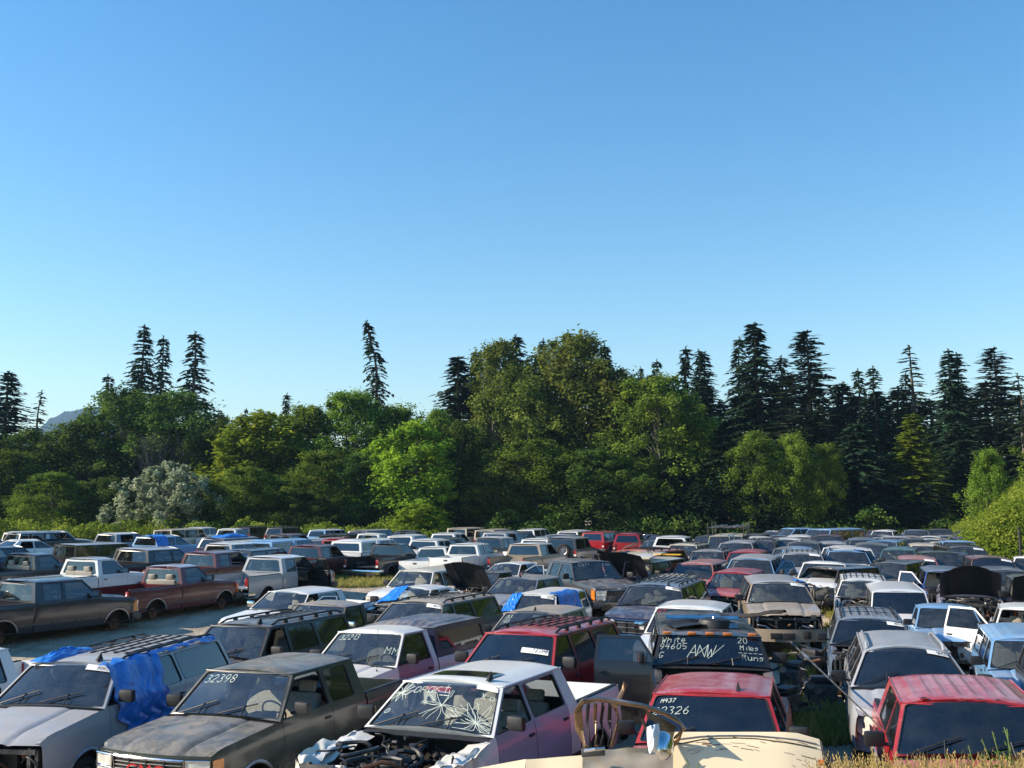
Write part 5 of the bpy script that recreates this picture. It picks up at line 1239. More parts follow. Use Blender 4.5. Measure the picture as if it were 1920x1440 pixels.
def tree(key, px, py, D, wpx, label, name=None, base=.7, rz=None):
    src = BW.get(key) or CF.get(key); (cm, tm), H, W = src; top = atY(px, py, D)
    nm = name or ('conifer_tree' if key in CF else 'broadleaf_tree'); rnd = random.Random(px * 3 + py)
    r = empty(nm, (top.x, D, base), rnd.uniform(0, 6.28) if rz is None else rz); sz = (top.z - base) / H * 1.0; sw = wpx / F * D / W * (1.95 if key in CF and key not in ('lit', 'fd') else 1)
    r.scale = (sw, sw, sz); r.rotation_euler = (R(rnd.uniform(-1.6, 1.6)), R(rnd.uniform(-1.6, 1.6)), r.rotation_euler.z); tag(r, label, 'tree', TREEG)
    obj('crown', cm, r); obj('trunk', tm, r); return r
T = [
 # conifers that break the skyline
 ('f3', 14, 697, 118, 120, 'dark fir cut off by the left edge of the picture'), ('s1', 68, 732, 116, 56, 'thin sparse fir second from the left edge'), ('f2', 209, 703, 130, 62, 'short fir left of the tall pair above the rounded trees'),
 ('f3', 262, 610, 130, 84, 'tallest fir of the group above the rounded trees at left'), ('f2', 304, 630, 130, 66, 'fir in the middle of the group of three above the rounded trees'), ('f2', 366, 622, 131, 86, 'spreading fir at the right of the group of three'),
 ('f2', 535, 737, 125, 50, 'small fir tip above the alders left of the lone tall fir'), ('f5', 455, 764, 124, 26, 'bent fir tip poking over the alders'), ('f5', 708, 601, 118, 72, 'lone tall fir with a thin bent top standing over the alders'),
 ('f3', 866, 668, 112, 130, 'broad dark fir at the left of the tall centre trees'), ('f1', 902, 655, 124, 76, 'fir tip between the broad dark fir and the pale-barked alder'), ('f1', 966, 627, 126, 90, 'pointed fir behind the tall olive alders'),
 ('f1', 1027, 636, 130, 60, 'fir tip just left of the highest olive alder'), ('f2', 1060, 620, 128, 70, 'fir tip poking from the crown of the highest olive alder'), ('f1', 1126, 652, 126, 66, 'left one of the two fir tips right of the highest alder'), ('f2', 1144, 645, 126, 70, 'right one of the two fir tips right of the highest alder'),
 ('f1', 1197, 688, 136, 40, 'tiny fir tip in the dip of the skyline, left one'), ('f2', 1240, 674, 132, 60, 'slim fir in the dip of the skyline, right one'), ('f2', 1284, 650, 124, 76, 'first of three close firs right of the skyline dip'), ('f1', 1304, 654, 122, 66, 'second of three close firs right of the skyline dip'), ('f1', 1320, 660, 124, 80, 'third of three close firs right of the skyline dip'),
 ('f2', 1376, 632, 124, 70, 'ragged fir just left of the highest fir'), ('f3', 1422, 606, 120, 130, 'highest fir, dark and evenly tiered, right of centre'), ('f1', 1462, 668, 124, 90, 'low fir between the highest fir and the round-topped pine'),
 ('f4', 1511, 620, 112, 112, 'round-topped pine with bare lower trunk'), ('f1', 1562, 722, 126, 70, 'short fir just right of the round-topped pine'), ('f2', 1608, 692, 124, 72, 'left one of two even firs in the right half'), ('f1', 1645, 686, 122, 72, 'right one of two even firs in the right half'),
 ('s1', 1716, 646, 122, 84, 'pale see-through fir with bare twigs'), ('f1', 1690, 698, 124, 60, 'fir beside the pale see-through fir'), ('f3', 1774, 656, 118, 90, 'left one of the twin dark firs'), ('f3', 1794, 662, 119, 88, 'right one of the twin dark firs'),
 ('f4', 1862, 652, 116, 100, 'lone fir with stepped branches near the right edge'), ('s1', 1916, 700, 106, 70, 'brown dying fir at the right edge'),
 # broadleaf front
 ('d1', 60, 812, 112, 190, 'dark broad tree at the far left under the first fir'), ('d2', 150, 795, 113, 200, 'dark rounded tree second from the left'), ('d1', 235, 738, 116, 230, 'big dome-shaped dark tree under the three firs, left half'), ('d2', 335, 745, 115, 220, 'big dome-shaped dark tree under the three firs, right half'),
 ('a2', 30, 850, 104, 150, 'mid green tree at the left edge behind the brambles'), ('d1', 410, 790, 112, 150, 'dark tree right of the dome-shaped ones'), ('m1', 490, 782, 104, 190, 'bright green tree left of the alders with small fir tip'), ('a1', 575, 768, 108, 190, 'alder under the small fir tip'),
 ('a3', 655, 742, 108, 210, 'alder at the foot of the lone tall fir'), ('a2', 742, 766, 108, 150, 'alder just right of the lone tall fir'), ('m2', 775, 800, 98, 190, 'bright yellow-green maple lit by the sun left of centre'), ('a1', 815, 775, 104, 120, 'alder between the bright maple and the broad dark fir'),
 ('d1', 690, 850, 100, 170, 'dark tree left of the bright maple'), ('a2', 600, 850, 98, 140, 'yellowish sapling clump in front of the alders'), ('d2', 870, 800, 102, 180, 'dark tree under the broad dark fir'), ('o2', 930, 650, 110, 150, 'tall thin-crowned alder with pale trunk'),
 ('o1', 985, 690, 108, 210, 'olive alder left of the highest alder'), ('o1', 1062, 632, 110, 250, 'highest olive alder in the centre of the wood'), ('o2', 1140, 690, 108, 200, 'olive alder right of the highest alder'), ('a3', 1225, 715, 102, 230, 'green alder with a pale forked trunk right of centre'),
 ('a1', 1005, 830, 100, 200, 'shaded alder low in the centre'), ('d2', 1120, 850, 99, 220, 'shaded dark tree low right of the centre'), ('o2', 935, 870, 99, 150, 'yellowing alder low left of the centre'), ('a2', 1300, 790, 102, 170, 'alder left of the sunlit one under the highest fir'),
 ('a1', 1415, 815, 97, 135, 'sunlit alder under the highest fir'), ('a2', 1482, 820, 96, 90, 'small alder right of the sunlit one'), ('a2', 1543, 838, 96, 80, 'small alder under the round-topped pine'), ('fd', 1350, 815, 99, 190, 'dark shaded low fir below the three close firs'),
 ('lit', 1706, 775, 100, 165, 'sunlit light green tiered tree in front of the dark firs'), ('fd', 1605, 790, 101, 210, 'black-green shaded fir left of the sunlit tiered tree'), ('fd', 1500, 800, 101, 210, 'black-green shaded fir below the round-topped pine'), ('fd', 1790, 790, 104, 200, 'black-green shaded fir right of the sunlit tiered tree'), ('fd', 1255, 850, 99, 180, 'dark shaded low fir under the forked alder'),
 ('a2', 1852, 848, 74, 90, 'rounded bushy tree above the bramble bank'),
 ('a3', 100, 890, 94, 150, 'light green bush-like tree in front of the dark trees at left'), ('w1', 318, 876, 91, 205, 'silvery willow bush at left'), ('a2', 385, 905, 92, 110, 'green shrub tree right of the silvery willow'), ('a1', 470, 880, 93, 150, 'sunlit shrub tree left of centre behind the brambles'), ('m2', 790, 948, 88, 110, 'small bright shrub behind the parked pickups'),
 ('d2', 200, 900, 96, 130, 'dark shrub tree left of the silvery willow'), ('d1', 560, 920, 93, 150, 'dark shrub between the sunlit shrub tree and the sapling clump')]
for a in T: tree(*a)
for k_, px_, py_, D_, w_, lb_ in [('d1', -70, 800, 108, 200, 'dark tree outside the left edge, nearest the frame'), ('a3', -190, 780, 102, 220, 'alder outside the left edge, second from the frame'), ('d2', -310, 790, 96, 210, 'dark tree outside the left edge, third from the frame'), ('f3', -240, 700, 116, 90, 'fir outside the left edge'), ('a1', -440, 770, 92, 220, 'alder outside the left edge, fourth from the frame'), ('d1', -580, 780, 88, 220, 'dark tree outside the left edge, furthest from the frame'), ('a2', -740, 760, 84, 230, 'alder far outside the left edge'), ('d2', -920, 760, 82, 230, 'dark tree far outside the left edge'), ('a3', 2010, 790, 96, 200, 'alder outside the right edge behind the bank'), ('f1', 1990, 670, 110, 100, 'fir outside the right edge, first'), ('f3', 2080, 660, 108, 110, 'fir outside the right edge, second'), ('d1', 2140, 780, 92, 230, 'dark tree outside the right edge')]: tree(k_, px_, py_, D_, w_, lb_)
# fill firs deeper in the wood, seen in the gaps
rnd = random.Random(77)
T2 = [('fd', 1430, 900, 97, 150), ('fd', 1560, 905, 97, 150), ('fd', 1660, 900, 98, 150), ('fd', 1730, 905, 98, 140), ('fd', 1310, 905, 96, 130)]
for k_, px_, py_, D_, w_ in T2: tree(k_, px_, py_, D_, w_, 'low black-green fir at the foot of the right-hand wood, in deep shade')
for i in range(34):
    px = 820 + i * 33 + rnd.uniform(-8, 8); top = rnd.uniform(700, 755) if px > 1180 else rnd.uniform(760, 820)
    tree(rnd.choice(['f1', 'f3', 'f2']), px, top, rnd.uniform(126, 138), rnd.uniform(100, 135), 'dark fir deep in the shade of the wood, seen only between the nearer trees')
for i in range(13):
    px = 20 + i * 62 + rnd.uniform(-12, 12)
    tree(rnd.choice(['d1', 'd2']), px, rnd.uniform(835, 870), rnd.uniform(118, 122), rnd.uniform(140, 180), 'dark broadleaf tree deep in the left part of the wood, seen only in gaps')
# dead grey twig bush inside the dome-shaped trees
def twigs(seed=3):
    rnd = random.Random(seed); mb = MB()
    for k in range(90):
        a = rnd.uniform(0, 6.28); sp = rnd.uniform(.1, 1); pts = [Vector((0, 0, 0))]; d = Vector((math.cos(a) * .35 * sp, math.sin(a) * .35 * sp, 1)).normalized()
        for j in range(7): d = (d + Vector([rnd.gauss(0, .08) for _ in range(3)]) + Vector((math.cos(a), math.sin(a), 0)) * .06).normalized(); pts.append(pts[-1] + d * 1.75)
        mb.tube(pts, [.09 * (1 - j / 8) + .014 for j in range(8)], TWIG, 3, cap=False)
        for j in range(3, 8):
            for _ in range(2): q = pts[j] + Vector([rnd.gauss(0, .6) for _ in range(2)] + [rnd.uniform(.4, 1.2)]); mb.tube([pts[j], q], [.03, .01], TWIG, 3, cap=False)
    return mb.mesh('crown')
r = empty('bare_tree', (atY(305, 780, 109).x, 109, .7)); tag(r, 'bare grey leafless tree inside the dome-shaped trees at left', 'tree'); obj('crown', twigs(), r); r.scale = (.5, .5, .85)

# trees on the left, outside the frame, that throw the shade over the left block
for i, (x, y, h) in enumerate([(-43, 34, 12), (-44, 38, 15), (-49, 45, 16), (-54, 52, 17), (-60, 60, 17), (-66, 68, 17)]):
    (cm, tm), H, W = BW[['d1', 'a2', 'd2'][i % 3]]; r = empty('broadleaf_tree', (x, y, 0), i); r.scale = (h / H * 1.0,) * 3
    tag(r, 'tall tree in the row along the left side of the yard', 'tree', 'trees along the left side of the yard'); obj('crown', cm, r); obj('trunk', tm, r)

for i, (x, y, h) in enumerate([(27, -8, 13), (28, 0, 14), (29, 8, 13), (31, 16, 15), (33, 24, 14), (34, 32, 13), (16, -22, 12), (4, -24, 13), (58, 84, 24), (60, 74, 25), (60, 64, 24), (58, 54, 25), (57, 44, 24), (55, 34, 25), (52, 24, 24), (50, 14, 23), (48, 4, 23), (46, -6, 22)]):
    (cm, tm), H, W = BW[['a1', 'd2', 'a3'][i % 3]]; r = empty('broadleaf_tree', (x, y, 0), i * 2); r.scale = (h / H * 1.0,) * 3
    tag(r, 'leafy tree outside the yard on its right side', 'tree', 'trees along the right side of the yard'); obj('crown', cm, r); obj('trunk', tm, r)

# brambles and grass -------------------------------------------------------------
def scatter_leaves(name, pts, mat, leaf, nper, rad, seed, label, up=.5, cat='plants', lump=1.0):
    rnd = random.Random(seed); L = Leaves()
    for (p, s_) in pts:
        tint = min(1, max(0, rnd.gauss(.45, .22)))
        for q in range(nper):
            d = rdir(rnd); d.z = abs(d.z) * .9 - .1; x = Vector(p) + Vector((d.x, d.y, d.z * lump)) * rad * s_ * rnd.random() ** .35
            n = (d * .6 + rdir(rnd) * .7 + Vector((0, 0, up))).normalized()
            L.quad(x, n, perp(n, rnd), leaf * rnd.uniform(.6, 1.1) * .75, leaf * rnd.uniform(.7, 1.3), min(1, max(0, tint + rnd.gauss(0, .15))))
    o = obj(name, L.mesh(name, mat)); tag(o, label, cat, None, 'stuff'); return o
rnd = random.Random(5); pts = []
for i in range(2200):
    y = rnd.uniform(49, 88); f = 24 + (y - 52) * .43; x = f + rnd.uniform(-1.5, 17)
    z = gz(x, y); 
    if z < .25 and rnd.random() < .5: continue
    pts.append(((x, y, z + rnd.uniform(0, .3)), rnd.uniform(.6, 1.25)))
for i in range(1700):
    y = rnd.uniform(46.3, 54.5); x = rnd.uniform(22.5, 38); z = gz(x, y)
    if z > .9: pts.append(((x, y, z + rnd.uniform(0, .3)), rnd.uniform(.6, 1.25)))
scatter_leaves('brambles', pts, LM['bramble'], .17, 62, .75, 6, 'sunlit yellow-green brambles covering the bank at the right', lump=.8)
pts = []
for i in range(820):
    px = rnd.uniform(-560, 830); D = rnd.uniform(84, 92); p = atY(px, 950, D); hn = .35 + 1.5 * abs(noise.noise(Vector((px * .013, 3, D * .1)))) + .6 * noise.noise(Vector((px * .05, 1, 0))); z = rnd.uniform(0, 2.1) * max(.1, hn) * (1 if px < 560 else .6)
    pts.append(((p.x, D, z + .7), rnd.uniform(.7, 1.5)))
scatter_leaves('brambles', pts, LM['bramble'], .26, 60, .8, 8, 'low yellow-green brambles along the back of the left block', lump=.7)
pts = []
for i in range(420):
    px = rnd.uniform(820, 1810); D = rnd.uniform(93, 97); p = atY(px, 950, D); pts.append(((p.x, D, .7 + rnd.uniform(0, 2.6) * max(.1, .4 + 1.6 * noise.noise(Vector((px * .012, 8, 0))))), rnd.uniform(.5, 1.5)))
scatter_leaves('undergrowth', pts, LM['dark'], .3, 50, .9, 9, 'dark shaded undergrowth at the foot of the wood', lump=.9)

def grass(name, patches, mat, seed, label, h0, h1, wd, seeds=False):
    rnd = random.Random(seed); L = Leaves()
    for (px, py, rx, ry, n, zg) in patches:
        for i in range(n):
            t = rnd.uniform(0, 6.283); q = math.sqrt(rnd.random()); p = atg(px + rx * q * math.cos(t), py + ry * q * math.sin(t), zg) if zg is not None else None
            if p is None: p = Vector((rnd.uniform(px, rx), rnd.uniform(py, ry), 0))
            z = gz(p.x, p.y); tint = rnd.random(); hh = rnd.uniform(h0, h1)
            for k in range(5):
                d = (Vector((rnd.gauss(0, .3), rnd.gauss(0, .3), 1))).normalized(); n_ = perp(d, rnd); b = Vector((p.x + rnd.gauss(0, .04), p.y + rnd.gauss(0, .04), z - .02))
                L.quad(b, n_, d, wd, hh * rnd.uniform(.6, 1.1), min(1, max(0, tint * .7 + rnd.random() * .3)))
                if seeds and k < 3:
                    tip = b + d * hh; 
                    for s_ in range(5): L.quad(tip - d * .02 * s_, n_, (d + rdir(rnd) * .5).normalized(), .008, .026, .8)
    o = obj(name, L.mesh(name, mat)); tag(o, label, 'grass', None, 'stuff'); return o
grass('grass', [(650, 1094, 95, 9, 1500, 0), (745, 1084, 60, 6, 600, 0), (640, 1082, 60, 5, 500, 0), (1130, 1049, 90, 6, 1200, 0), (1010, 1056, 50, 5, 500, 0), (1500, 1250, 40, 25, 500, 0), (1555, 1365, 60, 35, 800, 0), (1600, 1190, 60, 30, 500, 0), (1770, 1150, 40, 60, 900, 0), (1700, 1110, 30, 25, 300, 0), (1490, 1320, 30, 20, 150, 0), (870, 1070, 60, 6, 400, 0), (1560, 1130, 30, 30, 400, 0), (1785, 1060, 30, 15, 400, 0)],
      LM['grass'], 3, 'yellowish green grass patches between the vehicles', .1, .34, .035)
grass('dry_grass', [(1.9, 4.9, 4.4, 6.5, 3900, None), (.1, 4.6, 1.8, 5.4, 120, None), (2.9, 7.2, 5.9, 9.0, 700, None)], LM['dry'], 4, 'tall dry seeding grass on the slope at the lower right', .24, .47, .005, True)
def weed(x, y, h, n, seed, label, group=None):
    rnd = random.Random(seed); L = Leaves(); mb = MB(); z = gz(x, y)
    for s_ in range(n):
        d = Vector((rnd.gauss(0, .22), rnd.gauss(0, .22), 1)).normalized(); pts_ = [Vector((0, 0, 0)) + d * h * k / 5 + Vector((rnd.gauss(0, .01), 0, 0)) for k in range(6)]
        mb.tube(pts_, .004, simple_get('weed stem'), 4, cap=False)
        for k in range(1, 22):
            t = k / 22; p = pts_[0].lerp(pts_[-1], t); a = (rdir(rnd) + Vector((0, 0, .5))).normalized(); nn = perp(a, rnd); L.quad(p, nn, a, .028 * (1.2 - t), .085 * (1.25 - t), rnd.random())
    r = empty('weed_plant', (x, y, z)); tag(r, label, 'plant', group); obj('leaves', L.mesh('leaves', LM['weed']), r); obj('stem', mb.mesh('stem'), r); return r
MATS['weed stem'] = simple('weed stem', (.10, .15, .04), .8)
def simple_get(n): return MATS[n]
p = atY(1645, 1400, 7.2); weed(p.x, 7.2, .5, 3, 1, 'bright green leafy weed in front of the silver crossover')
p = atY(1835, 1400, 6.4); weed(p.x, 6.4, .5, 5, 2, 'green weed rising before the windshield of the ribbed-roof red pickup')
p = atY(1905, 1400, 6.0); weed(p.x, 6.0, .6, 5, 3, 'dusty weed at the right edge of the picture')
p = atY(1292, 1430, 7.6); weed(p.x, 7.6, .62, 2, 4, 'small green weed in front of the cream wreck')
p = atY(105, 1440, 12.4); weed(p.x, 12.4, .75, 4, 5, 'weed growing at the bumper of the blue-tarped silver suv')

mb = MB(); mb.box((0, 2100, 208), (5200, 4300, 420), BLACK); me = mb.mesh('haze', smooth=False)
t = NT('haze'); t.n.remove(t.b); pv = t.node('ShaderNodeVolumePrincipled'); pv.inputs['Color'].default_value = (.45, .72, 1, 1); pv.inputs['Density'].default_value = .00015; pv.inputs['Anisotropy'].default_value = .1
t.link(pv.outputs[0], t.out.inputs['Volume']); me.materials.clear(); me.materials.append(t.m); hz = obj('haze', me); tag(hz, 'thin blue summer haze in the air over the yard', 'haze', None, 'stuff')

# pebbles and small debris strewn over the dirt lane
rnd = random.Random(31); mb = MB()
for i in range(2600):
    px, py = rnd.uniform(-40, 1150), rnd.uniform(1052, 1330); p = atg(px, py)
    if rnd.random() < .2: p = Vector((rnd.uniform(-12, 16), rnd.uniform(12, 40), 0))
    s_ = rnd.uniform(.012, .05) * (1 + 1.5 * (rnd.random() < .05)); z = gz(p.x, p.y)
    V_ = [Vector((p.x, p.y, z)) + Vector((a_ * s_ * rnd.uniform(.6, 1.2), b_ * s_ * rnd.uniform(.6, 1.2), e_ * s_ * .7)) for a_, b_, e_ in ((1, 0, 0), (0, 1, 0), (-1, 0, 0), (0, -1, 0), (.1, .1, 1))]
    mb.add(V_, [(0, 1, 4), (1, 2, 4), (2, 3, 4), (3, 0, 4)], [PEB, PEB, PEB, UNDER, WHITE][rnd.choice([0, 0, 1, 1, 2, 2, 3, 0, 1, 4])])
tag(obj('gravel', mb.mesh('gravel', smooth=False)), 'loose stones and small litter on the dirt lane', 'gravel', None, 'stuff')
# ------------------------------------------------------------------ loose pieces and special parts
bpy.context.view_layer.update()
def kof(root):
    for (o, c, s_) in PLACED:
        if o == root: return c
def put(root, me, name, label, cat, color=None, group=None):
    """a thing lying on a vehicle: top level, placed in the vehicle's frame"""
    o = obj(name, me, None, color); o.location = root.location.copy(); o.rotation_euler = root.rotation_euler.copy(); o.scale = root.scale.copy()
    tag(o, label, cat, group); return o
def tarp(root, sg, x0, x1, s0, s1, seed, label, rag=.12):
    """cloth over roof edge and side; s: 0 roof centre, .5 roof edge, 1 low on the door"""
    c = kof(root); mb = MB(); rnd = random.Random(seed)
    def fn(u, v):
        x = x0 + (x1 - x0) * u + rag * noise.noise(Vector((seed, v * 5, u * 0))) * (.6 + 2.2 * v); s_ = s0 + (s1 - s0) * v
        if v in (0.0, 1.0): s_ += rag * 1.1 * noise.noise(Vector((u * 4, seed, v)))
        if s_ < .5:
            a = s_ / .5; y = a * c.yt; z = c.zre + c.crown * (1 - a ** 3.2); n = Vector((0, .2, 1))
        else:
            t = (s_ - .5) / .5; z = c.zre + (c.zbelt - .5 - c.zre) * t; y = c.yt + (c.W * .97 - c.yt) * min(1, (c.zre - z) / (c.zre - c.zbelt)); y = max(y, c.yt); n = Vector((0, 1, .2))
        p = Vector((x, y, z)); w_ = .02 + .035 * abs(noise.noise(Vector((u * 5 + v * 2, v * 2, seed)))) + .028 * abs(math.sin(u * 11 + 2.5 * noise.noise(Vector((u * 1.5, v * 1.5, seed))) + v * 2))
        p += n.normalized() * w_; p.y *= sg; return p
    mb.grid(fn, 44, 44, TARP, lambda q: Vector((0, sg * .6, .6)))
    return put(root, mb.mesh('blue_tarp', 70), 'blue_tarp', label, 'tarp', None, 'blue tarps on vehicles')
def tarp_ws(root, u0, u1, v0, v1, seed, label):
    c = kof(root); q = c.wsq(); mb = MB()
    mb.grid(lambda u, v: bil(q, u0 + (u1 - u0) * u + .03 * noise.noise(Vector((v * 4, seed, 0))), v0 + (v1 - v0) * v, c.wsb, .015 + .05 * abs(noise.noise(Vector((u * 6, v * 5, seed))))), 22, 22, TARP, lambda x: Vector((1, 0, 1)))
    return put(root, mb.mesh('blue_tarp', 70), 'blue_tarp', label, 'tarp', None, 'blue tarps on vehicles')
tarp(suvN1, 1, .95, -.35, .42, .98, 3, 'blue plastic tarp hung over the driver door of the silver suv')
tarp(suvN1, 1, -.2, -2.2, .44, .50, 8, 'narrow blue tarp strip along the roof edge of the silver suv', .04)
def crumpled(w_, l, h, seed, mat):
    mb = MB()
    mb.grid(lambda u, v: Vector(((u - .5) * l, (v - .5) * w_, h * (.35 + abs(noise.noise(Vector((u * 1.8 * l, v * 2, seed)))) * .9 + .5 * abs(noise.noise(Vector((u * 6 * l + v * 3, v * 5, seed))))) * max(0, math.sin(math.pi * v)) ** .5 * max(0, math.sin(math.pi * u)) ** .4)), 40, 20, mat, lambda c: Vector((0, 0, 1)))
    return mb.mesh('blue_tarp', 70)
def on_roof(root, x, y, me, name, label, cat, dz=.0, rz=0, color=None, group=None):
    c = kof(root); o = obj(name, me, None, color); a = abs(y) / c.yt; z = c.zre + c.crown * (1 - min(1, a) ** 3.2) + dz
    M = Matrix.Translation(root.location) @ Matrix.Rotation(root.rotation_euler.z, 4, 'Z') @ Matrix.Scale(root.scale.x, 4)
    o.matrix_world = M @ Matrix.Translation((x, y, z)) @ Matrix.Rotation(rz, 4, 'Z'); tag(o, label, cat, group); return o
on_roof(suvN1, .1, -.58, crumpled(.35, 1.2, .16, 5, TARP), 'blue_tarp', 'crumpled blue tarp on the far roof edge of the silver suv', 'tarp', group='blue tarps on vehicles')
tarp_ws(T783, .02, .42, .1, 1.04, 4, 'blue tarp over the left part of the white car windshield')
tarp(T968, 1, .5, -1.2, .35, .85, 6, 'blue tarp wrapped over the side of the white suv with a windshield sticker')
tarp_ws(T968, -.02, .24, .1, 1.04, 7, 'blue tarp rag on the windshield corner of the white suv')
tarp(T275, -1, -.3, -1.2, .05, .9, 9, 'blue tarp bundled behind the cab of the pale blue double cab pickup')
on_roof(T402, -.9, 0, crumpled(.9, 2.2, .22, 11, TARP), 'blue_tarp', 'bright blue cover lying along the roof of the dark blue suv', 'tarp', group='blue tarps on vehicles')
tarp(FV[(1590, 1041)], 1, .7, -.9, .2, 1.0, 12, 'blue tarp hanging over roof and side of the pale suv in the right-hand field')
tarp(BEIGE_W, 1, .6, .1, .30, .62, 13, 'scrap of blue tarp on the roof corner of the battered beige suv')

# red letters on the dark green pickup's grille
c = kof(GMCT); me = text_mesh('GMC', .22); zc = (c.zbt + .03 + c.zt(c.xe) - .05) / 2
me.transform(Matrix(((0, 0, 1, c.xf + .042), (1.25, 0, 0, 0), (0, 1, 0, zc), (0, 0, 0, 1)))); me.materials.clear(); me.materials.append(REDINK)
gr = [o for o in GMCT.children if o.name.startswith('grille')][0]; obj('lettering', me, gr)

# marker lamps and junk on the black van
c = kof(JUNK)
for y in (-.72, -.3, 0, .3, .72):
    mb = MB(); mb.box((c.xw1 + .02, y, c.zre + .055), (.12, .15, .05), AMBER, None, .015); obj('marker_lamp', mb.mesh('marker_lamp'), JUNK)
mb = MB(); mb.lathe([(0, .16), (.2, .16), (.26, .14), (.28, .1), (.28, .0), (.24, 0)], BLACK, (0, 0, 0), 'z', 24); mb.lathe([(0, .19), (.03, .19), (.04, .165)], CHROME, (0, 0, 0), 'z', 12)
on_roof(JUNK, .25, .15, mb.mesh('air_cleaner'), 'air_cleaner', 'round black air cleaner drum on the roof of the black van', 'car part')
mb = MB(); mb.lathe([(0, .07), (.1, .08), (.17, .05), (.2, .0)], METAL, (0, 0, 0), 'z', 20)
on_roof(JUNK, .2, .42, mb.mesh('hub_cap'), 'hub_cap', 'pale dented hub cap beside the air cleaner on the black van', 'car part', .01)
def trim_piece(l, w_, seed, mat):
    mb = MB(); mb.grid(lambda u, v: Vector(((u - .5) * l, (v - .5) * w_, .05 * math.sin(math.pi * v) + .06 * noise.noise(Vector((u * 4, seed, 0))))), 20, 6, mat, lambda c: Vector((0, 0, 1)))
    mb.grid(lambda u, v: Vector(((u - .5) * l, (v - .5) * w_, -.012 + .05 * math.sin(math.pi * v) + .06 * noise.noise(Vector((u * 4, seed, 0))))), 20, 6, mat, lambda c: Vector((0, 0, -1))); return mb.mesh('trim_panel')
on_roof(JUNK, .1, -.25, trim_piece(.9, .9, 2, BLACK), 'trim_panel', 'black slotted trim panel lying flat on the black van roof', 'car part', .03, .3)
o = on_roof(JUNK, .0, .62, trim_piece(1.7, .22, 3, UNDER), 'trim_panel', 'long dark trim plank sticking up over the edge of the black van roof', 'car part', .18, 1.1); o.rotation_euler.y = -.16; 
on_roof(JUNK, .02, -.05, trim_piece(1.3, .12, 6, CHROME), 'trim_panel', 'bright strip lying across the junk on the black van roof', 'car part', .13, 1.45)
on_roof(JUNK, -.5, .45, trim_piece(1.1, .3, 9, STEEL), 'trim_panel', 'grey crooked sheet at the back of the junk on the black van roof', 'car part', .12, 1.9)
# roof lamp sockets on the ribbed-roof red pickup
c = kof(REDR)
for y in (-.5, -.08, .12, .32):
    mb = MB(); x = c.xw1 + c.wsb * (1 - (y / c.yt) ** 2) - .07; mb.box((x, y, c.zre + c.crown * .82), (.07, .1, .02), RED, None, .008); mb.box((x + .005, y, c.zre + c.crown * .82 + .007), (.045, .06, .016), BLACK, None, .005); obj('lamp_socket', mb.mesh('lamp_socket'), REDR)
# sunroof of the white crew cab
for (o, c, s_) in PLACED:
    lb = o['label']
    if lb.startswith('white crew cab pickup with its whole'):
        mb = MB(); mb.grid(lambda u, v: Vector((c.xw1 - .22 - .36 * v, (u - .5) * .95, c.zre + c.crown * (1 - abs((u - .5) * .95 / c.yt) ** 3.2) + .012)), 8, 2, TINT, lambda q: Vector((0, 0, 1))); obj('sunroof', mb.mesh('sunroof'), o)
        obj('roof_antenna', m_sharkfin(c, .5), o)
        for sg in (-1, 1):
            mb = MB()
            def cf(u, v):
                x = c.xw0 + .15 + (c.xe + .1 - c.xw0) * u; y = (c.W * (1.0 - .32 * v) - (.25 * max(0, u - .8) / .2)); z = c.zt(min(x, c.xe)) - .0 - .05 * v - (.25 * max(0, u - .75) / .25)
                p = Vector((x, sg * y, z)); return p + noise.noise_vector(p * 3.5) * .10 * min(1, u * 3) + noise.noise_vector(p * 9) * .045 * min(1, u * 3) + Vector((0, 0, .05 * abs(math.sin(u * 9 + v * 3)) * u))
            mb.grid(cf, 30, 12, PAINT, lambda x_: Vector((.3, sg * .3, 1)))
            mb.grid(lambda u, v: (lambda p: p + Vector((.06 * v, sg * .02, -.6 * v)) + noise.noise_vector(p * 5 + Vector((0, 0, v * 3))) * .08 * v)(cf(.25 + .75 * u, 0)), 24, 12, PAINT, lambda x_: Vector((.5, sg, 0)))
            obj('crumpled_fender', mb.mesh('crumpled_fender', 50), o, (.72, .68, .58, .15))  # cream tint carries the warm sunlight on a white fender
        q = c.wsq(); rnd = random.Random(3); mb = MB()
        for (cu, cv, n, rr) in ((.86, .2, 34, .2), (.10, .72, 22, .10), (.55, .45, 16, .16)):   # cracks spreading from two hits
            for k in range(n):
                a = 6.283 * k / n + rnd.gauss(0, .1); pts = [(cu, cv)]
                for j in range(6): a += rnd.gauss(0, .22); pts.append((pts[-1][0] + math.cos(a) * rr / 5, pts[-1][1] + math.sin(a) * rr * 1.7 / 5))
                P3 = [bil(q, min(.965, max(.035, a_)), min(.93, max(.05, b_)), c.wsb, .002) for a_, b_ in pts]; nn = (q[1] - q[0]).cross(q[3] - q[0]).normalized()
                for p0, p1 in zip(P3, P3[1:]):
                    d = p1 - p0
                    if d.length < 1e-4: continue
                    sd_ = d.normalized().cross(nn) * .0028; mb.add([p0 - sd_, p1 - sd_, p1 + sd_, p0 + sd_], [(0, 1, 2, 3)], CHALK, lambda c_: nn)
        ws = [w_ for w_ in o.children if w_.name.startswith('windshield') and 'writing' not in w_.name][0]; obj('crack', mb.mesh('crack', smooth=False), ws)
    if 'wrecked' in lb or lb.startswith('battered beige'):
        pass
# spare wheel on the small suv
c = kof(JEEP); wm, tm = m_wheel(c, 1, 0); sp = obj('spare_wheel', wm, JEEP); sp.location = (c.xr - .02, -.15, 1.0); sp.rotation_euler = (0, 0, R(90)); obj('tyre', tm, sp); sp.scale = (.95,) * 3
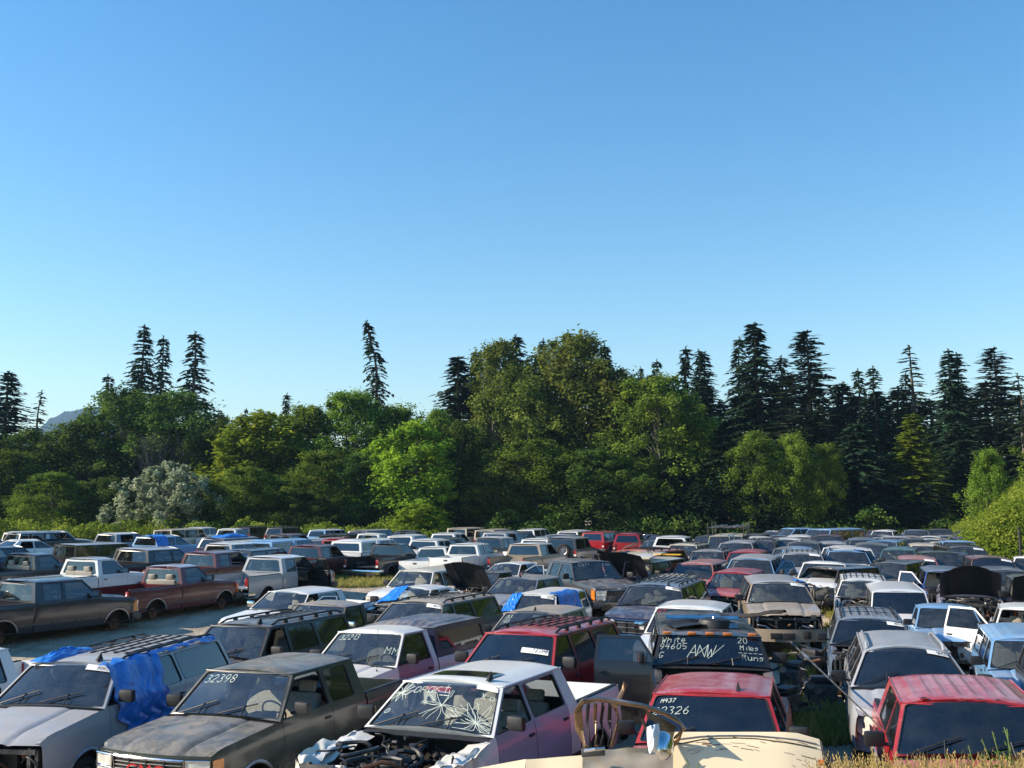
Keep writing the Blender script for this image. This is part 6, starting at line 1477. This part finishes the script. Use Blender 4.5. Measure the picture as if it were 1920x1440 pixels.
# scrap in the bed of the beige pickup
c = kof(SCRAPBED)
o = on_roof(SCRAPBED, -1.9, .1, trim_piece(1.0, .3, 21, WHITE), 'scrap_panel', 'white bent panel lying in the bed of the beige pickup', 'car part', -.85, .7); o.rotation_euler.y = .4
# pipe rack on the pale truck
c = kof(RACKT); mb = MB(); z0, z1 = c.zre + .0, c.zre + .45
rk = MB()
for x in (.9, -1.2, -2.6):
    for sg in (-1, 1): rk.tube([(x, sg * .9, c.zre - .3), (x, sg * .95, z1 + .25)], .03, STEEL, 6)
    rk.tube([(x, -.95, z1), (x, .95, z1)], .03, STEEL, 6)
for sg in (-1, 1): rk.tube([(1.1, sg * .95, z1), (-2.8, sg * .95, z1)], .03, STEEL, 6)
for y in (-.6, -.4, .2, .5): rk.tube([(1.5, y, z1 + .06), (-3.0, y + .1, z1 + .06)], .03, METAL, 6)
obj('pipe_rack', rk.mesh('pipe_rack'), RACKT)
# raised hatch with a yellow edge on the black suv, and wiper arms above it
c = kof(HATCH); mb = MB()
mb.box((.2, 0, c.zre + .26), (1.5, 1.55, .07), PAINT, Matrix.Rotation(R(6), 3, 'Y'), .02); obj('raised_panel', mb.mesh('raised_panel'), HATCH, (*CC['cream'], .2))
mb = MB(); mb.box((.1, 1.15, c.zre + .3), (.16, 1.2, .05), YEL, None, .015); obj('yellow_strip', mb.mesh('yellow_strip'), HATCH)
mb = MB(); P = [Vector((.9, -.9, c.zre + .2)), Vector((.8, -.3, c.zre + .62)), Vector((.7, .3, c.zre + .86)), Vector((.5, .7, c.zre + .95))]
mb.tube(P, .022, BLACK, 6); mb.tube([P[1], P[1] + Vector((0, .5, .1)), P[2] + Vector((0, -.1, .05))], .014, BLACK, 5); mb.tube([P[2], P[2] + Vector((.0, .35, -.5))], .014, BLACK, 5); mb.tube([P[2] + Vector((0, .1, 0)), P[2] + Vector((.0, .5, -.55))], .012, BLACK, 5)
obj('wiper_arms', mb.mesh('wiper_arms'), HATCH)
# prop for that panel
mb = MB()
for sg in (-1, 1): mb.tube([(.6, sg * .6, c.zre), (.6, sg * .6, c.zre + .25)], .02, STEEL, 5)
obj('prop', mb.mesh('prop'), HATCH)

# thin rod leaning from the wrecks to the crossover's nose
mb = MB(); A, B = atY(1482, 1203, 18.5), atY(1672, 1384, 13.4); mb.tube([A, A.lerp(B, .35), A.lerp(B, .7), B], [.016, .016, .012, .008], STEEL, 6); mb.tube([A.lerp(B, .16), A.lerp(B, .24)], .028, METAL, 8)
tag(obj('metal_rod', mb.mesh('metal_rod')), 'long thin dark rod slanting down to the headlight of the silver crossover', 'rod')
# pole at the far right
p = atY(1915, 1060, 40); mb = MB(); mb.tube([(p.x, 40, .6), (p.x, 40, 3.1)], .05, BLACK, 10); mb.box((p.x, 40, 3.1), (.14, .14, .05), BLACK, None, .01); mb.box((p.x, 40, .66), (.4, .4, .1), STEEL, None, .02)
tag(obj('post', mb.mesh('post')), 'dark upright post at the right edge beside the brambles', 'post')
# bumper covers and scrap on the ground between the black van and the stripped suv
def bumper_cover(seed, mat, w_=1.7):
    mb = MB(); mb.grid(lambda u, v: Vector(((u - .5) * w_, .25 * (2 * u - 1) ** 2 + .06 * math.sin(v * 3.1) + .03 * noise.noise(Vector((u * 5, v * 3, seed))), .38 * v + .05 * noise.noise(Vector((u * 4, seed, 0))))), 24, 8, mat)
    mb.grid(lambda u, v: Vector(((u - .5) * w_, .015 + .25 * (2 * u - 1) ** 2 + .06 * math.sin(v * 3.1), .38 * v)), 12, 3, BLACK); return mb.mesh('bumper_cover')
for (px, py, rz, mat, lb) in ((1500, 1300, .5, BLACK, 'black torn bumper cover on the ground right of the black van'), (1535, 1310, 2.0, REDHOSE, 'dirty white bumper cover bent on the grass by the stripped suv'), (1515, 1285, 1.2, UNDER, 'dark flat scrap piece behind the torn bumper covers')):
    p = atg(px, py); o = obj('bumper_cover', bumper_cover(px, mat, 1.0)); o.location = (p.x, p.y, p.z); o.rotation_euler = (R(-50), 0, rz); tag(o, lb, 'car part')
# grey bumper hanging under the battered beige suv, with round lamp hole
c = kof(BEIGE_W); mb = MB()
mb.grid(lambda u, v: Vector((c.xf + .12 - .25 * (2 * u - 1) ** 2, (2 * u - 1) * c.W * 1.02, .42 + .32 * v + .03 * math.sin(v * 3))), 20, 6, PAINT, lambda q: Vector((1, 0, 0)))
for y in (-.28, .05): mb.box((c.xf + .13, y, .57), (.03, .3, .16), BLACK, None, .01)
mb.lathe([(0, .0), (.08, .0), (.1, -.02)], BLACK, (c.xf + .06, .55, .6), 'y', 16)
mb.box((c.xf + .1, .52, .6), (.06, .2, .2), BLACK, None, .03)
obj('front_bumper', mb.mesh('front_bumper'), BEIGE_W, (*CC['tan'], .4))

# ------------------------------------------------------------------ the cream wreck on the slope
cw = K['old_ext']; DW = 8.6; P = atY(1536, 1384, DW); az = R(104); rzw = math.pi / 2 - az; M3 = Matrix.Rotation(rzw, 3, 'Z')
ME = Matrix.Rotation(rzw, 3, 'Z') @ Matrix.Rotation(R(-7.5), 3, 'Y') @ Matrix.Rotation(R(-22), 3, 'X'); Lw = P - ME @ Vector((cw.xe, -.93, cw.zt(cw.xe)))
WRECK = empty('pickup_wreck', Lw, rzw); WRECK.rotation_euler = ME.to_euler()
tag(WRECK, 'sunlit cream pickup side wreck with bent door frame at the bottom of the picture', 'wreck')
wcol = (.74, .62, .42, .12); mb = MB(); sg = -1
cw2 = Car('wreck', **{k: v for k, v in cw.__dict__.items() if k not in ('name', 'xe', 'xq', 'Ra', 'yb', 'cells')}); cw2.ax = (1.9, -9)
cw2.side(mb, 1.28, cw2.xe, sg, PAINT); cw2.side(mb, -.95, .07, sg, PAINT)
for (x0, x1) in ((1.28, cw2.xe), (-.95, .07)):
    mb.grid(lambda u, v: Vector((x0 + (x1 - x0) * u, sg * (cw2.Wx(x0 + (x1 - x0) * u) * cw2.prof(1) - .34 * v), cw2.zt(x0 + (x1 - x0) * u) + .035 * math.sin(v * 1.5) + .01 * noise.noise(Vector((u * 6, v * 3, 1))))), 14, 5, PAINT, lambda q: Vector((0, 0, 1)))
    mb.grid(lambda u, v: Vector((x0 + (x1 - x0) * u, sg * (cw2.Wx(x0 + (x1 - x0) * u) * .9 - .3), cw2.zt(x0 + (x1 - x0) * u) * (1 - v) + .5 * v + .03 * (1 - v))), 8, 1, UNDER)
for v in mb.v:
    if v.x < .075: v.z -= .14 + .10 * (.07 - v.x)
fr_ = [i for i, f in enumerate(mb.f) if mb.v[f[0]].x > .5]; rr_ = [i for i in range(len(mb.f)) if i not in set(fr_)]
for ids, nm_ in ((fr_, 'front_fender'), (rr_, 'rear_panel')):
    m2 = MB(); m2.mats = mb.mats; m2.v = mb.v; m2.f = [mb.f[i] for i in ids]; m2.fm = [mb.fm[i] for i in ids]; me = m2.mesh(nm_); bm = bmesh.new(); bm.from_mesh(me)
    bmesh.ops.delete(bm, geom=[v for v in bm.verts if not v.link_faces], context='VERTS'); bm.to_mesh(me); bm.free(); obj(nm_, me, WRECK, wcol)
mb = MB(); x = cw2.xe; mb.grid(lambda u, v: Vector((x + .02 * math.sin(u * 3), sg * (cw2.Wx(x) * .94 - .34 * u), cw2.zt(x) - (cw2.zt(x) - .5) * v)), 4, 4, PAINT, lambda q: Vector((1, 0, 0)))
mb.box((x + .03, sg * .8, .85), (.06, .26, .2), BLACK, None, .01); mb.box((x - .02, sg * .965, cw2.zt(x) - .2), (.05, .02, .05), AMBER, None, .005); obj('nose_panel', mb.mesh('nose_panel'), WRECK, wcol)
for (t_, r_, m_) in ((.90, .007, METAL), (.84, .004, UNDER)):  # upper pale tube paints the sky sheen on the shoulder, lower is trim
    mb = MB(); mb.tube([cw2.S(1.33 + (cw2.xe - 1.36) * k / 8, t_, sg) + Vector((0, -.004, 0)) for k in range(9)], r_, m_, 5); obj('trim_line', mb.mesh('trim_line'), WRECK)
mb = MB()
for k in range(26):
    x = 1.4 + 1.1 * random.Random(k).random(); t_ = .55 + .33 * random.Random(k + 50).random(); P0_ = cw2.S(x, t_, sg) + Vector((0, -.003, 0)); l_ = .03 + .1 * random.Random(k + 9).random()
    P1_ = cw2.S(x + l_, t_ - .02, sg) + Vector((0, -.003, 0)); w3 = .002 + .004 * random.Random(k + 7).random(); mb.add([P0_, P1_, P1_ + Vector((0, 0, w3)), P0_ + Vector((0, 0, w3))], [(0, 1, 2, 3)], RUST, lambda q: Vector((0, -1, 0)))
obj('scratches', mb.mesh('scratches', smooth=False), WRECK)
mb = MB(); mb.grid(lambda u, v: Vector((.08 + 1.19 * u, sg * (cw2.W * (1 - .04 * v) * .99 + .0 + .03 * noise.noise(Vector((u * 4, v * 4, 7)))), 1.05 - .6 * v)), 16, 8, PAINT, lambda q: Vector((0, -1, 0))); obj('door', mb.mesh('door'), WRECK, wcol)
mb = MB(); mb.box((.8, -.62, .47), (3.2, .5, .08), UNDER); mb.box((1.9, -.5, .3), (.12, .5, .3), STEEL); mb.box((-.9, -.5, .2), (.12, .5, .5), STEEL); obj('frame_rail', mb.mesh('frame_rail'), WRECK)
wm, tm = m_wheel(cw, -1, 0); wh = obj('wheel', wm, WRECK); wh.location = (1.9, -.9, .37); obj('tyre', tm, wh)
bpy.context.view_layer.update(); WI = WRECK.matrix_world.inverted()
W3 = lambda px, py, D=8.15: WI @ atY(px, py, D + .45)
# bent door: lower skin, crumpled window frame, vent pillar, pull handle
DM = simple('scorched bronze trim', (.20, .13, .075), .35, .5, .5, 6)
DK = simple('creased cream skin', (.40, .34, .26), .25, .15, .25, 4, .5, .6)
mb = MB()
frame = [(1100, 1404), (1087, 1366), (1083, 1334), (1092, 1317), (1118, 1312), (1160, 1318), (1205, 1326), (1245, 1338), (1272, 1354), (1281, 1366), (1268, 1386), (1260, 1402)]
pts = [W3(a, b, 8.3 + .07 * math.sin(i * 1.9)) for i, (a, b) in enumerate(frame)]
def ribbon(mb, pts, w0, mat, th=.03, seed=0):
    for k in range(2):
        mb.tube([p + Vector((0, 0, .012 * k)) + Vector(noise.noise_vector(p * 9 + Vector((seed, 0, k)))) * .02 for p in pts], [w0 * (1 - .35 * k) * (1 + .35 * noise.noise(p * 7)) for p in pts], mat, 8, .45)
ribbon(mb, pts, .036, DM); mb.tube([p + Vector((.0, .02, .025)) for p in pts[2:10]], .012, METAL, 6)
ribbon(mb, [W3(1196, 1326, 8.3), W3(1206, 1352, 8.3), W3(1217, 1378, 8.3), W3(1222, 1402, 8.3)], .018, BLACK)
ribbon(mb, [W3(1150, 1320, 8.5), W3(1160, 1345, 8.55), W3(1153, 1372, 8.5), W3(1146, 1400, 8.45)], .022, DM, seed=3)
ribbon(mb, [W3(1172, 1282, 8.7), W3(1166, 1296, 8.7), W3(1158, 1316, 8.6), W3(1152, 1324, 8.5)], .03, DM, seed=5)
for k in range(4): ribbon(mb, [W3(1104 + 13 * k, 1322, 8.5), W3(1100 + 14 * k, 1350, 8.6), W3(1106 + 13 * k, 1380, 8.55), W3(1104 + 12 * k, 1398, 8.45)], .016, [BLACK, DM, UNDER, BLACK][k], seed=k)
bd = obj('bent_door_frame', mb.mesh('bent_door_frame', 60), WRECK)
mb = MB(); g = [[W3(1092 + (1262 - 1092) * u, 1397 + 5 * abs((u * 3) % 1 - .5) * (1 - v) + 52 * v + 9 * (1 - u) , 8.28 - .12 * v + .03 * noise.noise(Vector((u * 2.5, v * 2, 2))) + .01 * math.sin(u * 9) * (1 - v)) for u in [i / 24 for i in range(25)]] for v in [j / 12 for j in range(13)]]
mb.grid(lambda u, v: g[round(v * 12)][round(u * 24)], 24, 12, DK, lambda q: Vector((0, -1, 0))); obj('door_skin', mb.mesh('door_skin', 60), WRECK)
mb = MB(); mb.tube([W3(1096, 1408, 8.1), W3(1115, 1405, 8.05), W3(1133, 1404, 8.1)], .014, CHROME, 8); mb.box(W3(1112, 1410, 8.14), (.2, .03, .07), BLACK, None, .01); obj('door_handle', mb.mesh('door_handle'), WRECK)
q_ = [W3(1210, 1330, 8.32), W3(1268, 1362, 8.32), W3(1258, 1398, 8.3), W3(1226, 1400, 8.3)]
mb = MB(); mb.grid(lambda u, v: (q_[0] * (1 - u) + q_[1] * u) * (1 - v) + (q_[3] * (1 - u) + q_[2] * u) * v, 3, 3, TINT); obj('vent_window', mb.mesh('vent_window'), WRECK)
bm = bmesh.new(); bmesh.ops.create_uvsphere(bm, u_segments=20, v_segments=12, radius=1); mb = MB(); C = W3(1244, 1398, 7.95)
ax1 = (W3(1262, 1392, 8.0) - C).normalized(); up = Vector((0, 0, 1)); fw = ax1.cross(up)
for v in bm.verts: v.co = C + ax1 * v.co.x * .10 + up * (v.co.z * .115 - v.co.x * .02) + fw * v.co.y * .06
bm.verts.ensure_lookup_table(); mb.add([v.co.copy() for v in bm.verts], [tuple(v.index for v in f.verts) for f in bm.faces], CHROME); bm.free(); mb.tube([C, W3(1252, 1410, 8.2)], .02, CHROME, 6); obj('mirror', mb.mesh('mirror', 60), WRECK)
# crumpled white bag on the mirror
mb = MB(); C2 = W3(1226, 1384, 7.93)
mb.grid(lambda u, v: C2 + ax1 * ((u - .5) * .14 * (1 - .5 * (v - .5) ** 2)) + up * ((.5 - v) * .21 + .015 * noise.noise(Vector((u * 3, v * 3, 1)))) - fw * (.0) + (W3(1226, 1384, 7.8) - C2) * (.45 * math.sin(math.pi * u) * (.4 + math.sin(math.pi * v)) + .16 * noise.noise(Vector((u * 4 + v * 2, v * 3, 4)))), 18, 22, WHITE, lambda q: Vector((0, -1, 0)))
bag = obj('white_bag', mb.mesh('white_bag', 70)); bag.matrix_world = WRECK.matrix_world.copy(); tag(bag, 'crumpled white bag draped on the mirror of the cream wreck', 'bag')

# loose scrap on the ground in the gap between the black van and the stripped suv
def heap(seed):
    rnd = random.Random(seed); mb = MB()
    mb.box((0, 0, .22), (.62, .45, .44), STEEL, Matrix.Rotation(seed, 3, 'Z'), .04); mb.box((.05, .02, .5), (.5, .3, .16), BLACK, Matrix.Rotation(seed, 3, 'Z'), .04)
    for k in range(4): mb.lathe([(0, .03), (.07, .03), (.08, 0)], METAL, (.3 * math.cos(k), -.26, .15 + .1 * k), 'y', 10)
    for k in range(9):
        p = Vector((rnd.uniform(-.3, .3), rnd.uniform(-.3, .3), rnd.uniform(.1, .55))); pts = [p]; d = rdir(rnd) * .12
        for _ in range(5): d = (d + rdir(rnd) * .05).normalized() * .12; pts.append(pts[-1] + d)
        for q in pts: q.z = max(.03, q.z)
        mb.tube(pts, rnd.choice([.012, .02, .03]), rnd.choice([BLACK, STEEL, RUST]), 6)
    return mb.mesh('engine_block', 40)
for i, (px, py, lb) in enumerate([(1488, 1290, 'greasy engine block on the ground just right of the black van'), (1522, 1262, 'engine block on the dry grass before the battered beige suv'), (1540, 1322, 'engine block nearest the silver crossover mirror'), (1470, 1345, 'engine block behind the scrawled red pickup bed')]):
    p = atg(px, py); o = obj('engine_block', heap(i + 1)); o.location = p; tag(o, lb, 'engine', 'engine blocks on the ground')
def loose_tyre(r=.34):
    mb = MB(); mb.lathe([(r * .6, .02), (r * .75, .0), (r * .95, .03), (r, .1), (r * .95, .17), (r * .75, .2), (r * .6, .18), (r * .6, .02)], RUBBER, (0, 0, 0), 'z', 22); return mb.mesh('loose_tyre')
for (px, py, lb) in ((1515, 1340, 'old tyre lying flat on the ground right of the scrawled red pickup'), (1120, 1098, 'old tyre lying in the lane beside the truck with the purple door'), (520, 1140, 'tyre lying in the dirt lane left of the white pickup with the open door')):
    p = atg(px, py); o = obj('loose_tyre', loose_tyre()); o.location = p; tag(o, lb, 'tyre')
bpy.context.view_layer.update()
